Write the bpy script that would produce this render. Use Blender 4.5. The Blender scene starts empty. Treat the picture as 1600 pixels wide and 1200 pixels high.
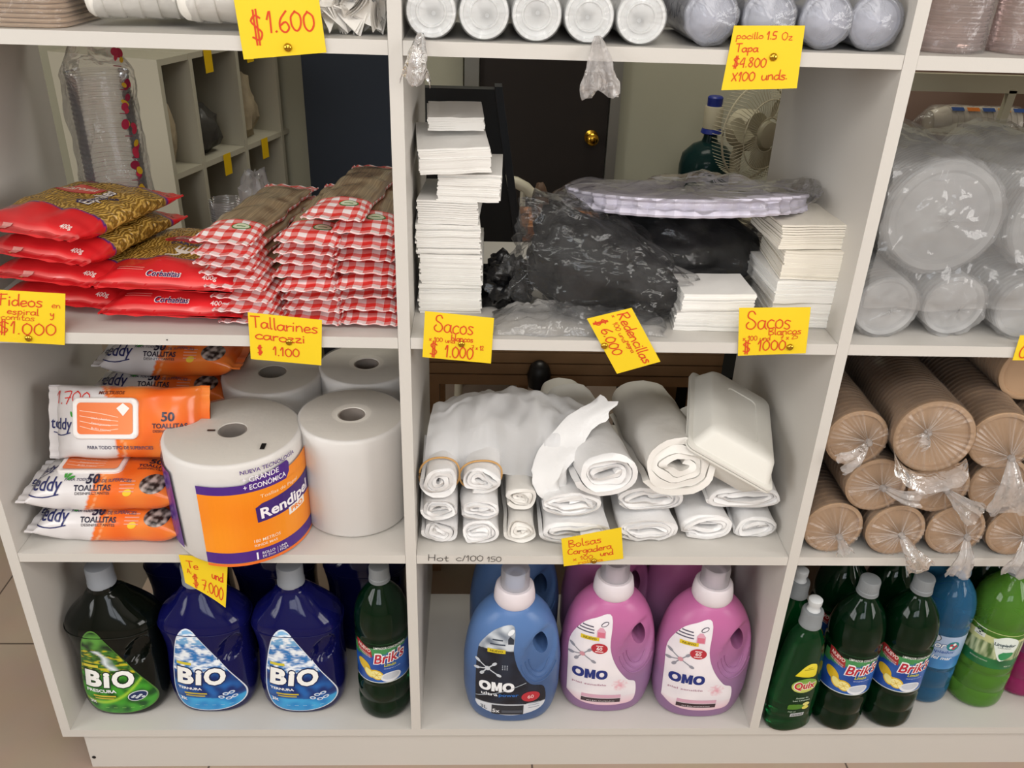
import bpy, bmesh, math, random
from mathutils import Vector, Matrix, Euler, noise, geometry
from mathutils.bvhtree import BVHTree

SC = bpy.context.scene
COL = SC.collection
random.seed(7)
PI = math.pi
R = math.radians

# ------------------------------------------------------------------ camera
CAM_LOC = Vector((0.0920, -1.0878, 1.2943))
TILT, YAW, ROLL, FPX = 0.49314, -0.04656, 0.03523, 1357.47
CAM_ROT = Matrix.Rotation(YAW, 3, 'Z') @ Matrix.Rotation(PI / 2 - TILT, 3, 'X') @ Matrix.Rotation(ROLL, 3, 'Z')
cam_data = bpy.data.cameras.new('camera')
cam_data.sensor_fit = 'HORIZONTAL'
cam_data.sensor_width = 36.0
cam_data.lens = 36.0 * FPX / 1600.0
cam_data.clip_start = 0.02
cam = bpy.data.objects.new('camera', cam_data)
cam.matrix_world = Matrix.Translation(CAM_LOC) @ CAM_ROT.to_4x4()
COL.objects.link(cam)
SC.camera = cam

# ------------------------------------------------------------------ world, lights, exposure
SC.view_settings.view_transform = 'Standard'
SC.view_settings.look = 'None'
SC.view_settings.gamma = 1.0
SC.view_settings.use_curve_mapping = False
SC.view_settings.exposure = -0.05
SC.cycles.max_bounces = 10
SC.cycles.transparent_max_bounces = 32
SC.cycles.transmission_bounces = 8
SC.cycles.caustics_reflective = False
SC.cycles.caustics_refractive = False
SC.cycles.sample_clamp_indirect = 4.0

W = bpy.data.worlds.new('world')
SC.world = W
W.use_nodes = True
W.node_tree.nodes['Background'].inputs['Color'].default_value = (0.72, 0.86, 1.0, 1)
W.node_tree.nodes['Background'].inputs['Strength'].default_value = 1.0


def area_light(name, loc, rot, sx, sy, power, color):
    d = bpy.data.lights.new(name, 'AREA')
    d.shape = 'RECTANGLE'
    d.size, d.size_y, d.energy, d.color = sx, sy, power, color
    o = bpy.data.objects.new(name, d)
    o.location, o.rotation_euler = loc, rot
    COL.objects.link(o)
    return o


# daylight of the shop window behind the camera, the fluorescent panels on the ceilings
area_light('window_daylight', (-0.25, -3.45, 1.93), (R(90), 0, 0), 1.7, 0.95, 26, (0.92, 0.95, 1.0))
area_light('left_fill_light', (-2.52, -1.7, 1.55), (0, R(-90), 0), 1.2, 2.0, 54, (0.97, 0.975, 0.97))  # added fill to brighten the bay side panels, not a known window
area_light('right_fill_light', (2.82, -1.7, 1.55), (0, R(90), 0), 1.2, 2.0, 62, (1.0, 0.97, 0.945))  # added fill from the right, brightening the opposite bay panels
area_light('ceiling_panel_light', (0.1, -1.8, 2.56), (0, 0, 0), 2.2, 0.9, 43, (1.0, 0.968, 0.925))
area_light('back_room_light', (0.4, 1.2, 2.5), (0, 0, 0), 0.9, 0.5, 13, (1.0, 0.96, 0.84))

# ------------------------------------------------------------------ measured frame of the shelving (metres)
T = 0.0166
XL, XM, XR = -0.6192, 0.0, 0.6          # left bay starts, middle bay starts, middle bay ends
XE = XR + T + 0.6                        # right bay ends (outside the frame)
Z1, Z2, Z3, ZF = 1.1630, 0.7788, 0.3976, -0.1097
DEPTH = 0.4213


def at(px, py, y=None, z=None):
    """the point of the place that shows at a pixel, on a plane of depth y or height z"""
    d = CAM_ROT @ Vector(((px - 800) / FPX, (600 - py) / FPX, -1.0))
    t = (y - CAM_LOC.y) / d.y if y is not None else (z - CAM_LOC.z) / d.z
    return CAM_LOC + d * t


# ------------------------------------------------------------------ materials
def lin(h):
    if not isinstance(h, str):
        return tuple(h[:3])
    h = h.lstrip('#')
    out = []
    for i in (0, 2, 4):
        c = int(h[i:i + 2], 16) / 255
        out.append(c / 12.92 if c <= 0.04045 else ((c + 0.055) / 1.055) ** 2.4)
    return tuple(out)


def nodes_of(name):
    m = bpy.data.materials.new(name)
    m.use_nodes = True
    nt = m.node_tree
    return m, nt, nt.nodes['Principled BSDF']


def mat(name, color, rough=0.5, metal=0.0, bump=0.0, bscale=60.0, var=0.0, vscale=8.0, trans=0.0, ior=1.45, coat=0.0, sheen=0.0, sss=0.0):
    m, nt, b = nodes_of(name)
    c = lin(color)
    b.inputs['Base Color'].default_value = (*c, 1)
    b.inputs['Roughness'].default_value = rough
    b.inputs['Metallic'].default_value = metal
    b.inputs['Transmission Weight'].default_value = trans
    b.inputs['IOR'].default_value = ior
    b.inputs['Coat Weight'].default_value = coat
    b.inputs['Coat Roughness'].default_value = 0.06
    if sss:
        b.inputs['Subsurface Weight'].default_value = sss
        b.inputs['Subsurface Radius'].default_value = (0.02, 0.02, 0.02)
        b.inputs['Subsurface Scale'].default_value = 0.5
    tc = nt.nodes.new('ShaderNodeTexCoord')
    if var:
        n = nt.nodes.new('ShaderNodeTexNoise')
        n.inputs['Scale'].default_value = vscale
        n.inputs['Detail'].default_value = 3
        r = nt.nodes.new('ShaderNodeMix')
        r.data_type = 'RGBA'
        r.inputs['A'].default_value = (*[x * (1 - var) for x in c], 1)
        r.inputs['B'].default_value = (*[min(1, x * (1 + var)) for x in c], 1)
        nt.links.new(tc.outputs['Object'], n.inputs['Vector'])
        nt.links.new(n.outputs['Fac'], r.inputs['Factor'])
        nt.links.new(r.outputs['Result'], b.inputs['Base Color'])
    if bump:
        n = nt.nodes.new('ShaderNodeTexNoise')
        n.inputs['Scale'].default_value = bscale
        n.inputs['Detail'].default_value = 4
        u = nt.nodes.new('ShaderNodeBump')
        u.inputs['Strength'].default_value = bump
        u.inputs['Distance'].default_value = 0.004
        nt.links.new(tc.outputs['Object'], n.inputs['Vector'])
        nt.links.new(n.outputs['Fac'], u.inputs['Height'])
        nt.links.new(u.outputs['Normal'], b.inputs['Normal'])
    return m


def print_mat(name, rough=0.4, bump=0.0, bscale=60.0, coat=0.0):
    """takes its printed colours from the mesh's colour attribute"""
    m = mat(name, (0.8, 0.8, 0.8), rough, bump=bump, bscale=bscale, coat=coat)
    nt = m.node_tree
    a = nt.nodes.new('ShaderNodeVertexColor')
    a.layer_name = 'print'
    nt.links.new(a.outputs['Color'], nt.nodes['Principled BSDF'].inputs['Base Color'])
    return m


def film(name, tint=(1, 1, 1), haze=0.12, rough=0.13, bump=0.6, scale=35.0, gain=1.6, hazecol=(0.9, 0.9, 0.92), stretch=(1, 1, 1), creased=False):
    """thin crinkled plastic film: see-through, a little milky, glossy on its creases"""
    m = bpy.data.materials.new(name)
    m.use_nodes = True
    nt = m.node_tree
    nt.nodes.clear()
    N = nt.nodes.new
    out = N('ShaderNodeOutputMaterial')
    tc = N('ShaderNodeTexCoord')
    mp = N('ShaderNodeMapping')
    mp.inputs['Scale'].default_value = stretch
    n = N('ShaderNodeTexNoise')
    n.inputs['Scale'].default_value = scale
    n.inputs['Detail'].default_value = 3
    n.inputs['Distortion'].default_value = 1.5
    u = N('ShaderNodeBump')
    u.inputs['Strength'].default_value = bump
    u.inputs['Distance'].default_value = 0.006
    fr = N('ShaderNodeFresnel')
    fr.inputs['IOR'].default_value = 1.45
    mul = N('ShaderNodeMath')
    mul.operation = 'MULTIPLY'
    mul.use_clamp = True
    mul.inputs[1].default_value = gain * 0.6
    tr = N('ShaderNodeBsdfTransparent')
    tr.inputs['Color'].default_value = (*tint, 1)
    df = N('ShaderNodeBsdfDiffuse')
    df.inputs['Color'].default_value = (*hazecol, 1)
    tl = N('ShaderNodeBsdfTranslucent')
    tl.inputs['Color'].default_value = (*hazecol, 1)
    m0 = N('ShaderNodeMixShader')
    m0.inputs['Fac'].default_value = 0.4
    gl = N('ShaderNodeBsdfGlossy')
    gl.inputs['Color'].default_value = (0.95, 0.95, 0.95, 1)
    gl.inputs['Roughness'].default_value = rough
    m1 = N('ShaderNodeMixShader')
    m1.inputs['Fac'].default_value = haze
    if creased:          # milky where the film is creased (red channel of its colour attribute)
        va = N('ShaderNodeVertexColor')
        va.layer_name = 'print'
        sx = N('ShaderNodeSeparateColor')
        nt.links.new(va.outputs['Color'], sx.inputs['Color'])
        nt.links.new(sx.outputs['Red'], m1.inputs['Fac'])
    m2 = N('ShaderNodeMixShader')
    L = nt.links.new
    L(tc.outputs['Object'], mp.inputs['Vector'])
    L(mp.outputs['Vector'], n.inputs['Vector'])
    L(n.outputs['Fac'], u.inputs['Height'])
    L(u.outputs['Normal'], fr.inputs['Normal'])
    L(u.outputs['Normal'], gl.inputs['Normal'])
    L(u.outputs['Normal'], df.inputs['Normal'])
    L(fr.outputs['Fac'], mul.inputs[0])
    L(mul.outputs['Value'], m2.inputs['Fac'])
    L(tr.outputs['BSDF'], m1.inputs[1])
    L(df.outputs['BSDF'], m0.inputs[1])
    L(tl.outputs['BSDF'], m0.inputs[2])
    L(m0.outputs['Shader'], m1.inputs[2])
    L(m1.outputs['Shader'], m2.inputs[1])
    L(gl.outputs['BSDF'], m2.inputs[2])
    L(m2.outputs['Shader'], out.inputs['Surface'])
    return m


# ------------------------------------------------------------------ mesh building
def nz(x, y, z, s=1.0):
    return noise.noise(Vector((x * s, y * s, z * s)))


class MB:
    def __init__(s):
        s.v, s.f, s.mi, s.c, s.uv = [], [], [], [], []

    def add(s, verts, faces, mi=0, M=None, col=None, uv=None):
        b = len(s.v)
        for i, p in enumerate(verts):
            p = Vector(p)
            s.v.append(M @ p if M is not None else p)
            s.c.append((1, 1, 1) if col is None else (col[i] if isinstance(col, list) else col))
            s.uv.append((0, 0) if uv is None else uv[i])
        for k, f in enumerate(faces):
            s.f.append([b + j for j in f])
            s.mi.append(mi[k] if isinstance(mi, list) else mi)
        return s

    def box(s, a, b, mi=0, M=None, col=None):
        (x0, y0, z0), (x1, y1, z1) = a, b
        v = [(x0, y0, z0), (x1, y0, z0), (x1, y1, z0), (x0, y1, z0), (x0, y0, z1), (x1, y0, z1), (x1, y1, z1), (x0, y1, z1)]
        f = [(0, 3, 2, 1), (4, 5, 6, 7), (0, 1, 5, 4), (1, 2, 6, 5), (2, 3, 7, 6), (3, 0, 4, 7)]
        return s.add(v, f, mi, M, col)

    def rings(s, rings, mi=0, M=None, cap0=True, cap1=True, col=None):
        """rings: lists of equally many points, skinned in order"""
        n = len(rings[0])
        v = [p for r in rings for p in r]
        f, ms = [], []
        for i in range(len(rings) - 1):
            for j in range(n):
                k = (j + 1) % n
                f.append((i * n + j, i * n + k, (i + 1) * n + k, (i + 1) * n + j))
                ms.append(mi[i] if isinstance(mi, list) else mi)
        if cap0:
            f.append(tuple(range(n - 1, -1, -1)))
            ms.append(mi[0] if isinstance(mi, list) else mi)
        if cap1:
            f.append(tuple((len(rings) - 1) * n + j for j in range(n)))
            ms.append(mi[-1] if isinstance(mi, list) else mi)
        return s.add(v, f, ms, M, col)

    def lathe(s, prof, n=40, mi=0, M=None, cap0=True, cap1=True, col=None):
        rs = [[(r * math.cos(2 * PI * j / n), r * math.sin(2 * PI * j / n), z) for j in range(n)] for r, z in prof]
        return s.rings(rs, mi, M, cap0, cap1, col)

    def tube(s, pts, r, n=8, mi=0, M=None, col=None):
        pts = [Vector(p) for p in pts]
        rs = []
        for i, p in enumerate(pts):
            t = (pts[min(i + 1, len(pts) - 1)] - pts[max(i - 1, 0)]).normalized()
            a = t.cross(Vector((0, 0, 1)))
            if a.length < 0.05:
                a = t.cross(Vector((1, 0, 0)))
            a.normalize()
            b = t.cross(a)
            rr = r[i] if isinstance(r, (list, tuple)) else r
            rs.append([p + a * (rr * math.cos(2 * PI * j / n)) + b * (rr * math.sin(2 * PI * j / n)) for j in range(n)])
        return s.rings(rs, mi, M, col=col)

    def grid(s, fn, nu, nv, mi=0, M=None, colf=None, wrap_u=False, mif=None):
        """fn(u, v) in 0..1 -> point"""
        v, uv, c = [], [], []
        mu = nu if wrap_u else nu + 1
        for j in range(nv + 1):
            for i in range(mu):
                a, b = i / nu, j / nv
                v.append(fn(a, b))
                uv.append((a, b))
                if colf:
                    c.append(colf(a, b))
        f, ms = [], []
        for j in range(nv):
            for i in range(nu):
                k = (i + 1) % mu if wrap_u else i + 1
                f.append((j * mu + i, j * mu + k, (j + 1) * mu + k, (j + 1) * mu + i))
                ms.append(mif((i + .5) / nu, (j + .5) / nv) if mif else mi)
        return s.add(v, f, ms, M, c if colf else None, uv)

    def build(s, name, mats, parent=None, smooth=True, angle=42, colored=False, uvs=False, recalc=True, weld=False):
        me = bpy.data.meshes.new(name)
        me.from_pydata([tuple(p) for p in s.v], [], s.f)
        mats = mats if isinstance(mats, (list, tuple)) else [mats]
        for m in mats:
            me.materials.append(m)
        me.polygons.foreach_set('material_index', s.mi)
        if colored:
            a = me.attributes.new('print', 'FLOAT_COLOR', 'POINT')
            flat = []
            for c in s.c:
                flat += [c[0], c[1], c[2], 1.0]
            a.data.foreach_set('color', flat)
        if uvs:
            l = me.uv_layers.new(name='UVMap')
            idx = [0] * len(me.loops)
            me.loops.foreach_get('vertex_index', idx)
            flat = []
            for i in idx:
                flat += list(s.uv[i])
            l.data.foreach_set('uv', flat)
        if recalc or weld:
            bm = bmesh.new()
            bm.from_mesh(me)
            if weld:
                bmesh.ops.remove_doubles(bm, verts=bm.verts, dist=1e-5)
            if recalc:
                bmesh.ops.recalc_face_normals(bm, faces=bm.faces)
            bm.to_mesh(me)
            bm.free()
        if smooth:
            me.shade_smooth()
            me.set_sharp_from_angle(angle=R(angle))
        o = bpy.data.objects.new(name, me)
        COL.objects.link(o)
        if parent is not None:
            o.parent = parent
        return o

    def bvh(s):
        return BVHTree.FromPolygons([tuple(p) for p in s.v], s.f)


def tag(o, label=None, cat=None, group=None, kind=None):
    for k, v in (('label', label), ('category', cat), ('group', group), ('kind', kind)):
        if v:
            o[k] = v
    return o


def thing(name, label, cat, loc=(0, 0, 0), group=None, rot=(0, 0, 0)):
    o = bpy.data.objects.new(name, None)
    o.empty_display_size = 0.02
    COL.objects.link(o)
    o.location, o.rotation_euler = loc, rot
    return tag(o, label, cat, group)


def copy_tree(o, parent=None):
    c = o.copy()
    COL.objects.link(c)
    c.parent = parent
    for ch in o.children:
        copy_tree(ch, c)
    return c


def place(proto, used, label, loc, rot=(0, 0, 0), group=None, scale=None):
    """the first call moves the prototype itself, later calls copy it with its parts"""
    o = proto if not used else copy_tree(proto)
    used.append(1)
    o.location, o.rotation_euler = loc, rot
    if scale:
        o.scale = scale
    o['label'] = label
    if group:
        o['group'] = group
    return o


# ------------------------------------------------------------------ printing: flat shapes laid on a curved surface
TEXT_CACHE = {}


def text_tris(body, bold=0.0, shear=0.0, spacing=1.0):
    key = (body, bold, shear, spacing)
    if key not in TEXT_CACHE:
        cu = bpy.data.curves.new('lettering', 'FONT')
        cu.body, cu.offset, cu.shear, cu.space_character = body, bold, shear, spacing
        cu.size, cu.resolution_u, cu.fill_mode = 1.0, 3, 'FRONT'
        ob = bpy.data.objects.new('lettering', cu)
        COL.objects.link(ob)
        dg = bpy.context.evaluated_depsgraph_get()
        me = bpy.data.meshes.new_from_object(ob.evaluated_get(dg))
        vs = [(v.co.x, v.co.y) for v in me.vertices]
        fs = [tuple(p.vertices) for p in me.polygons]
        bpy.data.objects.remove(ob)
        bpy.data.curves.remove(cu)
        bpy.data.meshes.remove(me)
        TEXT_CACHE[key] = (vs, fs)
    return TEXT_CACHE[key]


def smooth_line(pts, k=4):
    if len(pts) < 3:
        return [Vector(p) for p in pts]
    P = [Vector(p) for p in pts]
    P = [P[0] * 2 - P[1]] + P + [P[-1] * 2 - P[-2]]
    out = []
    for i in range(1, len(P) - 2):
        for j in range(k):
            t = j / k
            out.append(0.5 * ((2 * P[i]) + (P[i + 1] - P[i - 1]) * t + (2 * P[i - 1] - 5 * P[i] + 4 * P[i + 1] - P[i + 2]) * t * t + (3 * P[i] - P[i - 1] - 3 * P[i + 1] + P[i + 2]) * t ** 3))
    out.append(P[-2])
    return out


class Decal:
    """layers of flat shapes in metres (u right, v up)"""

    def __init__(s):
        s.layers = []

    def poly(s, pts, col, off, cell=None, smooth=0, holes=()):
        if smooth:
            pts = [tuple(p) for p in smooth_line(list(pts) + [pts[0]], smooth)][:-1]
        loops = [[Vector((p[0], p[1], 0)) for p in pts]] + [[Vector((p[0], p[1], 0)) for p in h] for h in holes]
        tr = geometry.tessellate_polygon(loops)
        vs = [(p.x, p.y) for l in loops for p in l]
        s.layers.append((vs, [tuple(t) for t in tr], col, off, cell))
        return s

    def rect(s, x0, y0, x1, y1, col, off, cell=None):
        return s.poly([(x0, y0), (x1, y0), (x1, y1), (x0, y1)], col, off, cell)

    def ell(s, cx, cy, rx, ry, col, off, rot=0.0, n=24, cell=None):
        c, sn = math.cos(rot), math.sin(rot)
        return s.poly([(cx + rx * math.cos(a) * c - ry * math.sin(a) * sn, cy + rx * math.cos(a) * sn + ry * math.sin(a) * c) for a in [2 * PI * i / n for i in range(n)]], col, off, cell)

    def text(s, body, x, y, h, col, off, bold=0.0, shear=0.0, rot=0.0, align='c', width=None, spacing=1.0):
        """h = cap height; (x, y) = baseline point; width squeezes or stretches the line"""
        vs, fs = text_tris(body, bold, shear, spacing)
        if not vs:
            return s
        x0, x1 = min(p[0] for p in vs), max(p[0] for p in vs)
        k = h / 0.69
        kx = width / (x1 - x0) if width else k
        ox = {'l': x0, 'c': (x0 + x1) / 2, 'r': x1}[align]
        c, sn = math.cos(rot), math.sin(rot)
        out = []
        for a, b in vs:
            a, b = (a - ox) * kx, b * k
            out.append((x + a * c - b * sn, y + a * sn + b * c))
        s.layers.append((out, fs, col, off, None))
        return s

    def stroke(s, pts, w, col, off, smooth=3):
        P = smooth_line([Vector((p[0], p[1])) for p in pts], smooth) if smooth else [Vector(p) for p in pts]
        vs, fs = [], []
        n = len(P)
        for i, p in enumerate(P):
            t = P[min(i + 1, n - 1)] - P[max(i - 1, 0)]
            t = t.normalized() if t.length > 1e-9 else Vector((1, 0))
            q = Vector((-t.y, t.x)) * (w / 2)
            e = -t * (w * .3) if i == 0 else (t * (w * .3) if i == n - 1 else Vector((0, 0)))
            vs += [tuple(p + q + e), tuple(p - q + e)]
        for i in range(n - 1):
            fs.append((2 * i, 2 * i + 1, 2 * i + 3, 2 * i + 2))
        s.layers.append((vs, fs, col, off, None))
        return s

    def build(s, name, m, mapf, parent, cell=0.006, step=0.00025):
        """mapf(u, v) -> (point, normal) or None"""
        mb = MB()
        for vs, fs, col, off, cl in s.layers:
            cl = cl or cell
            bm = bmesh.new()
            bv = [bm.verts.new((a, b, 0)) for a, b in vs]
            for f in fs:
                try:
                    bm.faces.new([bv[i] for i in f])
                except ValueError:
                    pass
            if not bm.faces:
                bm.free()
                continue
            for ax in (0, 1):
                lo, hi = min(p[ax] for p in vs), max(p[ax] for p in vs)
                k = math.floor(lo / cl) + 1
                while k * cl < hi:
                    co, no = [0, 0, 0], [0, 0, 0]
                    co[ax], no[ax] = k * cl, 1
                    bmesh.ops.bisect_plane(bm, geom=bm.verts[:] + bm.edges[:] + bm.faces[:], plane_co=co, plane_no=no, dist=1e-7)
                    k += 1
            bm.verts.index_update()
            pts, cols, ok = [], [], []
            for v in bm.verts:
                r = mapf(v.co.x, v.co.y)
                if r is None:
                    pts.append((0, 0, 0))
                    ok.append(False)
                else:
                    pts.append(r[0] + r[1] * (off * step + 0.0002))
                    ok.append(True)
                cols.append(lin(col(v.co.x, v.co.y)) if callable(col) else lin(col))
            faces = [tuple(v.index for v in f.verts) for f in bm.faces if all(ok[v.index] for v in f.verts)]
            bm.free()
            mb.add(pts, faces, 0, None, cols)
        return mb.build(name, m, parent, smooth=False, colored=True, recalc=False)


def map_ray(bvh, M, far=1.0):
    """project along -Z of frame M onto a surface"""
    d = (M.to_3x3() @ Vector((0, 0, -1))).normalized()

    def f(u, v):
        o = M @ Vector((u, v, far * .5))
        h = bvh.ray_cast(o, d, far)
        if h[0] is None:
            return None
        n = h[1] if h[1].dot(d) < 0 else -h[1]
        return h[0], n
    return f


def map_front(bvh):
    """onto the side that faces -y"""
    return map_ray(bvh, Matrix(((1, 0, 0, 0), (0, 0, -1, 0), (0, 1, 0, 0), (0, 0, 0, 1))))


def map_cyl(r, z0=0.0, turn=0.0, cx=0.0, cy=0.0):
    """wrapped round an upright cylinder; u = arc length from the -y side, turned by `turn`"""
    def f(u, v):
        a = -PI / 2 + turn + u / r
        n = Vector((math.cos(a), math.sin(a), 0))
        return Vector((cx, cy, z0 + v)) + n * r, n
    return f


def merge_print(dst, src):
    """printing belongs to the surface it is printed on: fold it into that part's mesh"""
    k = len(dst.data.materials)
    for m in src.data.materials:
        dst.data.materials.append(m)
    for p in src.data.polygons:
        p.material_index += k
    bm = bmesh.new()
    bm.from_mesh(dst.data)
    bm.from_mesh(src.data)
    bm.to_mesh(dst.data)
    bm.free()
    me = src.data
    bpy.data.objects.remove(src)
    bpy.data.meshes.remove(me)


def mix3(a, b, t):
    a, b = lin(a), lin(b)
    t = max(0.0, min(1.0, t))
    return tuple(x + (y - x) * t for x, y in zip(a, b))


# ------------------------------------------------------------------ handwriting (single pen strokes, unit = x-height cell)
PEN = {
    'a': (.62, [[(.5, .42), (.3, .5), (.08, .38), (.05, .15), (.2, 0), (.42, .1), (.52, .45)], [(.52, .48), (.5, .15), (.62, 0)]]),
    'b': (.6, [[(.08, 1), (.06, .5), (.06, .02)], [(.06, .3), (.3, .5), (.52, .3), (.4, .05), (.08, .03)]]),
    'c': (.55, [[(.5, .42), (.3, .5), (.07, .32), (.1, .08), (.3, 0), (.52, .08)]]),
    'd': (.62, [[(.5, .4), (.28, .48), (.06, .28), (.12, .04), (.36, .03), (.52, .3)], [(.54, 1), (.52, .4), (.56, 0)]]),
    'e': (.55, [[(.08, .24), (.46, .3), (.4, .48), (.2, .48), (.06, .25), (.18, .02), (.5, .08)]]),
    'g': (.6, [[(.5, .4), (.28, .5), (.06, .3), (.2, .05), (.46, .2), (.52, .46)], [(.52, .46), (.5, -.2), (.3, -.42), (.08, -.3)]]),
    'i': (.25, [[(.1, .45), (.11, 0)], [(.1, .68), (.12, .72)]]),
    'l': (.28, [[(.1, 1), (.1, .3), (.14, 0), (.22, .02)]]),
    'm': (.85, [[(.06, .48), (.07, 0)], [(.07, .3), (.25, .5), (.38, .36), (.4, 0)], [(.4, .3), (.58, .5), (.72, .36), (.76, 0)]]),
    'n': (.58, [[(.06, .48), (.07, 0)], [(.07, .3), (.28, .5), (.44, .36), (.5, 0)]]),
    'o': (.58, [[(.3, .5), (.08, .36), (.08, .1), (.3, 0), (.5, .14), (.48, .4), (.28, .5)]]),
    'p': (.58, [[(.1, .5), (.06, -.42)], [(.08, .35), (.32, .52), (.5, .3), (.36, .05), (.1, .1)]]),
    'q': (.6, [[(.48, .4), (.28, .5), (.06, .3), (.2, .06), (.46, .2)], [(.52, .5), (.52, -.42)]]),
    'r': (.45, [[(.08, .48), (.09, 0)], [(.09, .28), (.24, .46), (.42, .44)]]),
    's': (.5, [[(.44, .46), (.2, .5), (.1, .38), (.34, .24), (.42, .1), (.24, 0), (.05, .06)]]),
    't': (.45, [[(.22, .8), (.2, .2), (.26, 0), (.4, .04)], [(.04, .5), (.4, .52)]]),
    'u': (.6, [[(.06, .48), (.06, .15), (.24, 0), (.44, .14), (.5, .46)], [(.5, .46), (.5, .12), (.58, 0)]]),
    'x': (.5, [[(.06, .46), (.42, 0)], [(.42, .48), (.06, 0)]]),
    'y': (.55, [[(.06, .48), (.14, .2), (.32, .16), (.46, .46)], [(.46, .46), (.42, -.2), (.2, -.42), (.06, -.3)]]),
    'z': (.5, [[(.06, .46), (.42, .46), (.08, .02), (.46, .02)]]),
    'A': (.65, [[(.05, 0), (.3, 1), (.56, 0)], [(.14, .35), (.48, .35)]]),
    'B': (.7, [[(.1, 1), (.1, 0)], [(.1, .95), (.45, .95), (.5, .65), (.14, .52), (.55, .4), (.58, .1), (.1, .02)]]),
    'C': (.7, [[(.6, .85), (.35, 1), (.08, .6), (.12, .15), (.4, 0), (.62, .12)]]),
    'F': (.7, [[(.2, .95), (.16, 0)], [(.0, .88), (.62, .95)], [(.04, .52), (.55, .55)]]),
    'H': (.75, [[(.12, 1), (.08, 0)], [(.62, 1), (.58, 0)], [(.1, .5), (.6, .5)]]),
    'O': (.7, [[(.35, 1), (.08, .7), (.1, .2), (.36, 0), (.6, .3), (.58, .8), (.34, 1)]]),
    'R': (.75, [[(.12, 1), (.1, 0)], [(.05, .95), (.5, 1), (.58, .7), (.12, .5)], [(.14, .5), (.62, 0)]]),
    'S': (.75, [[(.62, .85), (.46, 1), (.2, .95), (.16, .68), (.5, .5), (.66, .25), (.45, .0), (.12, .05), (.04, .25), (.2, .4)]]),
    'T': (.7, [[(.02, .95), (.66, .98)], [(.34, .96), (.36, 0)]]),
    'P': (.6, [[(.12, 1), (.08, 0)], [(.1, .95), (.5, .95), (.5, .55), (.12, .5)]]),
    'X': (.6, [[(.05, .75), (.5, 0)], [(.5, .8), (.05, 0)]]),
    '0': (.62, [[(.3, .9), (.08, .65), (.08, .22), (.3, 0), (.52, .25), (.52, .68), (.28, .9)]]),
    '1': (.36, [[(.04, .6), (.22, .95), (.2, 0)]]),
    '2': (.55, [[(.06, .7), (.26, .92), (.46, .7), (.08, .02), (.5, .04)]]),
    '4': (.6, [[(.36, .95), (.05, .35), (.5, .38)], [(.46, .9), (.44, 0)]]),
    '5': (.55, [[(.48, .92), (.14, .9), (.1, .52), (.42, .48), (.42, .1), (.06, .04)]]),
    '6': (.58, [[(.44, .95), (.12, .55), (.08, .15), (.3, 0), (.5, .2), (.36, .45), (.1, .32)]]),
    '7': (.58, [[(.04, .88), (.5, .92), (.22, 0)], [(.12, .45), (.5, .5)]]),
    '8': (.58, [[(.46, .78), (.26, .92), (.1, .7), (.46, .3), (.3, 0), (.08, .2), (.3, .5), (.46, .78)]]),
    '$': (.66, [[(.55, .78), (.3, .9), (.08, .72), (.3, .5), (.54, .3), (.38, .04), (.06, .14)], [(.26, 1.08), (.22, -.14)], [(.4, 1.08), (.36, -.14)]]),
    '.': (.24, [[(.08, .02), (.12, .06)]]),
    ':': (.24, [[(.08, .02), (.12, .06)], [(.08, .4), (.12, .44)]]),
    '/': (.4, [[(.06, 0), (.32, .9)]]),
    ' ': (.4, []),
}


def handwrite(dec, s, x, y, h, col, off, w=0.0012, width=None, seed=0, slope=0.0):
    rng = random.Random(seed * 77 + len(s))
    tot = sum(PEN[c][0] for c in s)
    kx = (width / tot) if width else h
    cx = x
    for c in s:
        adv, strokes = PEN[c]
        dy = rng.uniform(-.04, .04) * h
        for st in strokes:
            pts = [(cx + (p[0] + rng.uniform(-.015, .015)) * kx, y + slope * (cx - x) + dy + (p[1] + rng.uniform(-.015, .015)) * h) for p in st]
            dec.stroke(pts, w, col, off)
        cx += adv * kx
    return dec
# ------------------------------------------------------------------ shared materials
M = {}
M['board'] = mat('white_melamine', '#cac6c0', 0.42, bump=0.03, bscale=300, var=0.02, vscale=5)
M['wall'] = mat('painted_wall', '#a9a793', 0.85, bump=0.05, bscale=120, var=0.04, vscale=2)
M['shopwall'] = mat('shop_wall', '#b9b2a6', 0.85)
M['ceil'] = mat('ceiling_paint', '#c9c5bb', 0.9)
M['black'] = mat('black_plastic', '#101012', 0.4)
M['matteblack'] = mat('blackboard_paint', '#0d0e11', 0.6, var=0.2, vscale=4)
M['navy'] = mat('navy_panel', '#1d2531', 0.7, var=0.1, vscale=3)
M['door'] = mat('dark_door_wood', '#1b130e', 0.65, var=0.25, vscale=3)
M['gold'] = mat('polished_brass', '#c79a35', 0.18, metal=1.0)
M['steel'] = mat('galvanised_metal', '#9c9b94', 0.35, metal=0.8)
M['cream'] = mat('cream_plastic', '#b9b29a', 0.45)
M['fanblade'] = mat('fan_plastic', '#a59f88', 0.4)
M['bluecap'] = mat('blue_cap_plastic', '#1f2f86', 0.4)
M['jug'] = mat('blue_green_jug', '#1b3534', 0.15, trans=0.3, ior=1.2)
M['wood'] = mat('varnished_pine', '#94704c', 0.5, var=0.3, vscale=14)
M['warmwood'] = mat('orange_pine', '#a86a35', 0.5, var=0.25, vscale=10)
M['brown'] = mat('brown_board', '#6f5848', 0.6, var=0.08, vscale=3)
M['print'] = print_mat('printed_plastic', 0.35)
M['print_paper'] = print_mat('printed_paper', 0.6)
M['print_gloss'] = print_mat('printed_gloss', 0.22)
M['ink'] = print_mat('pen_ink', 0.7)
M['dirt'] = mat('dark_grime', '#3a352e', 0.9)


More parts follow.
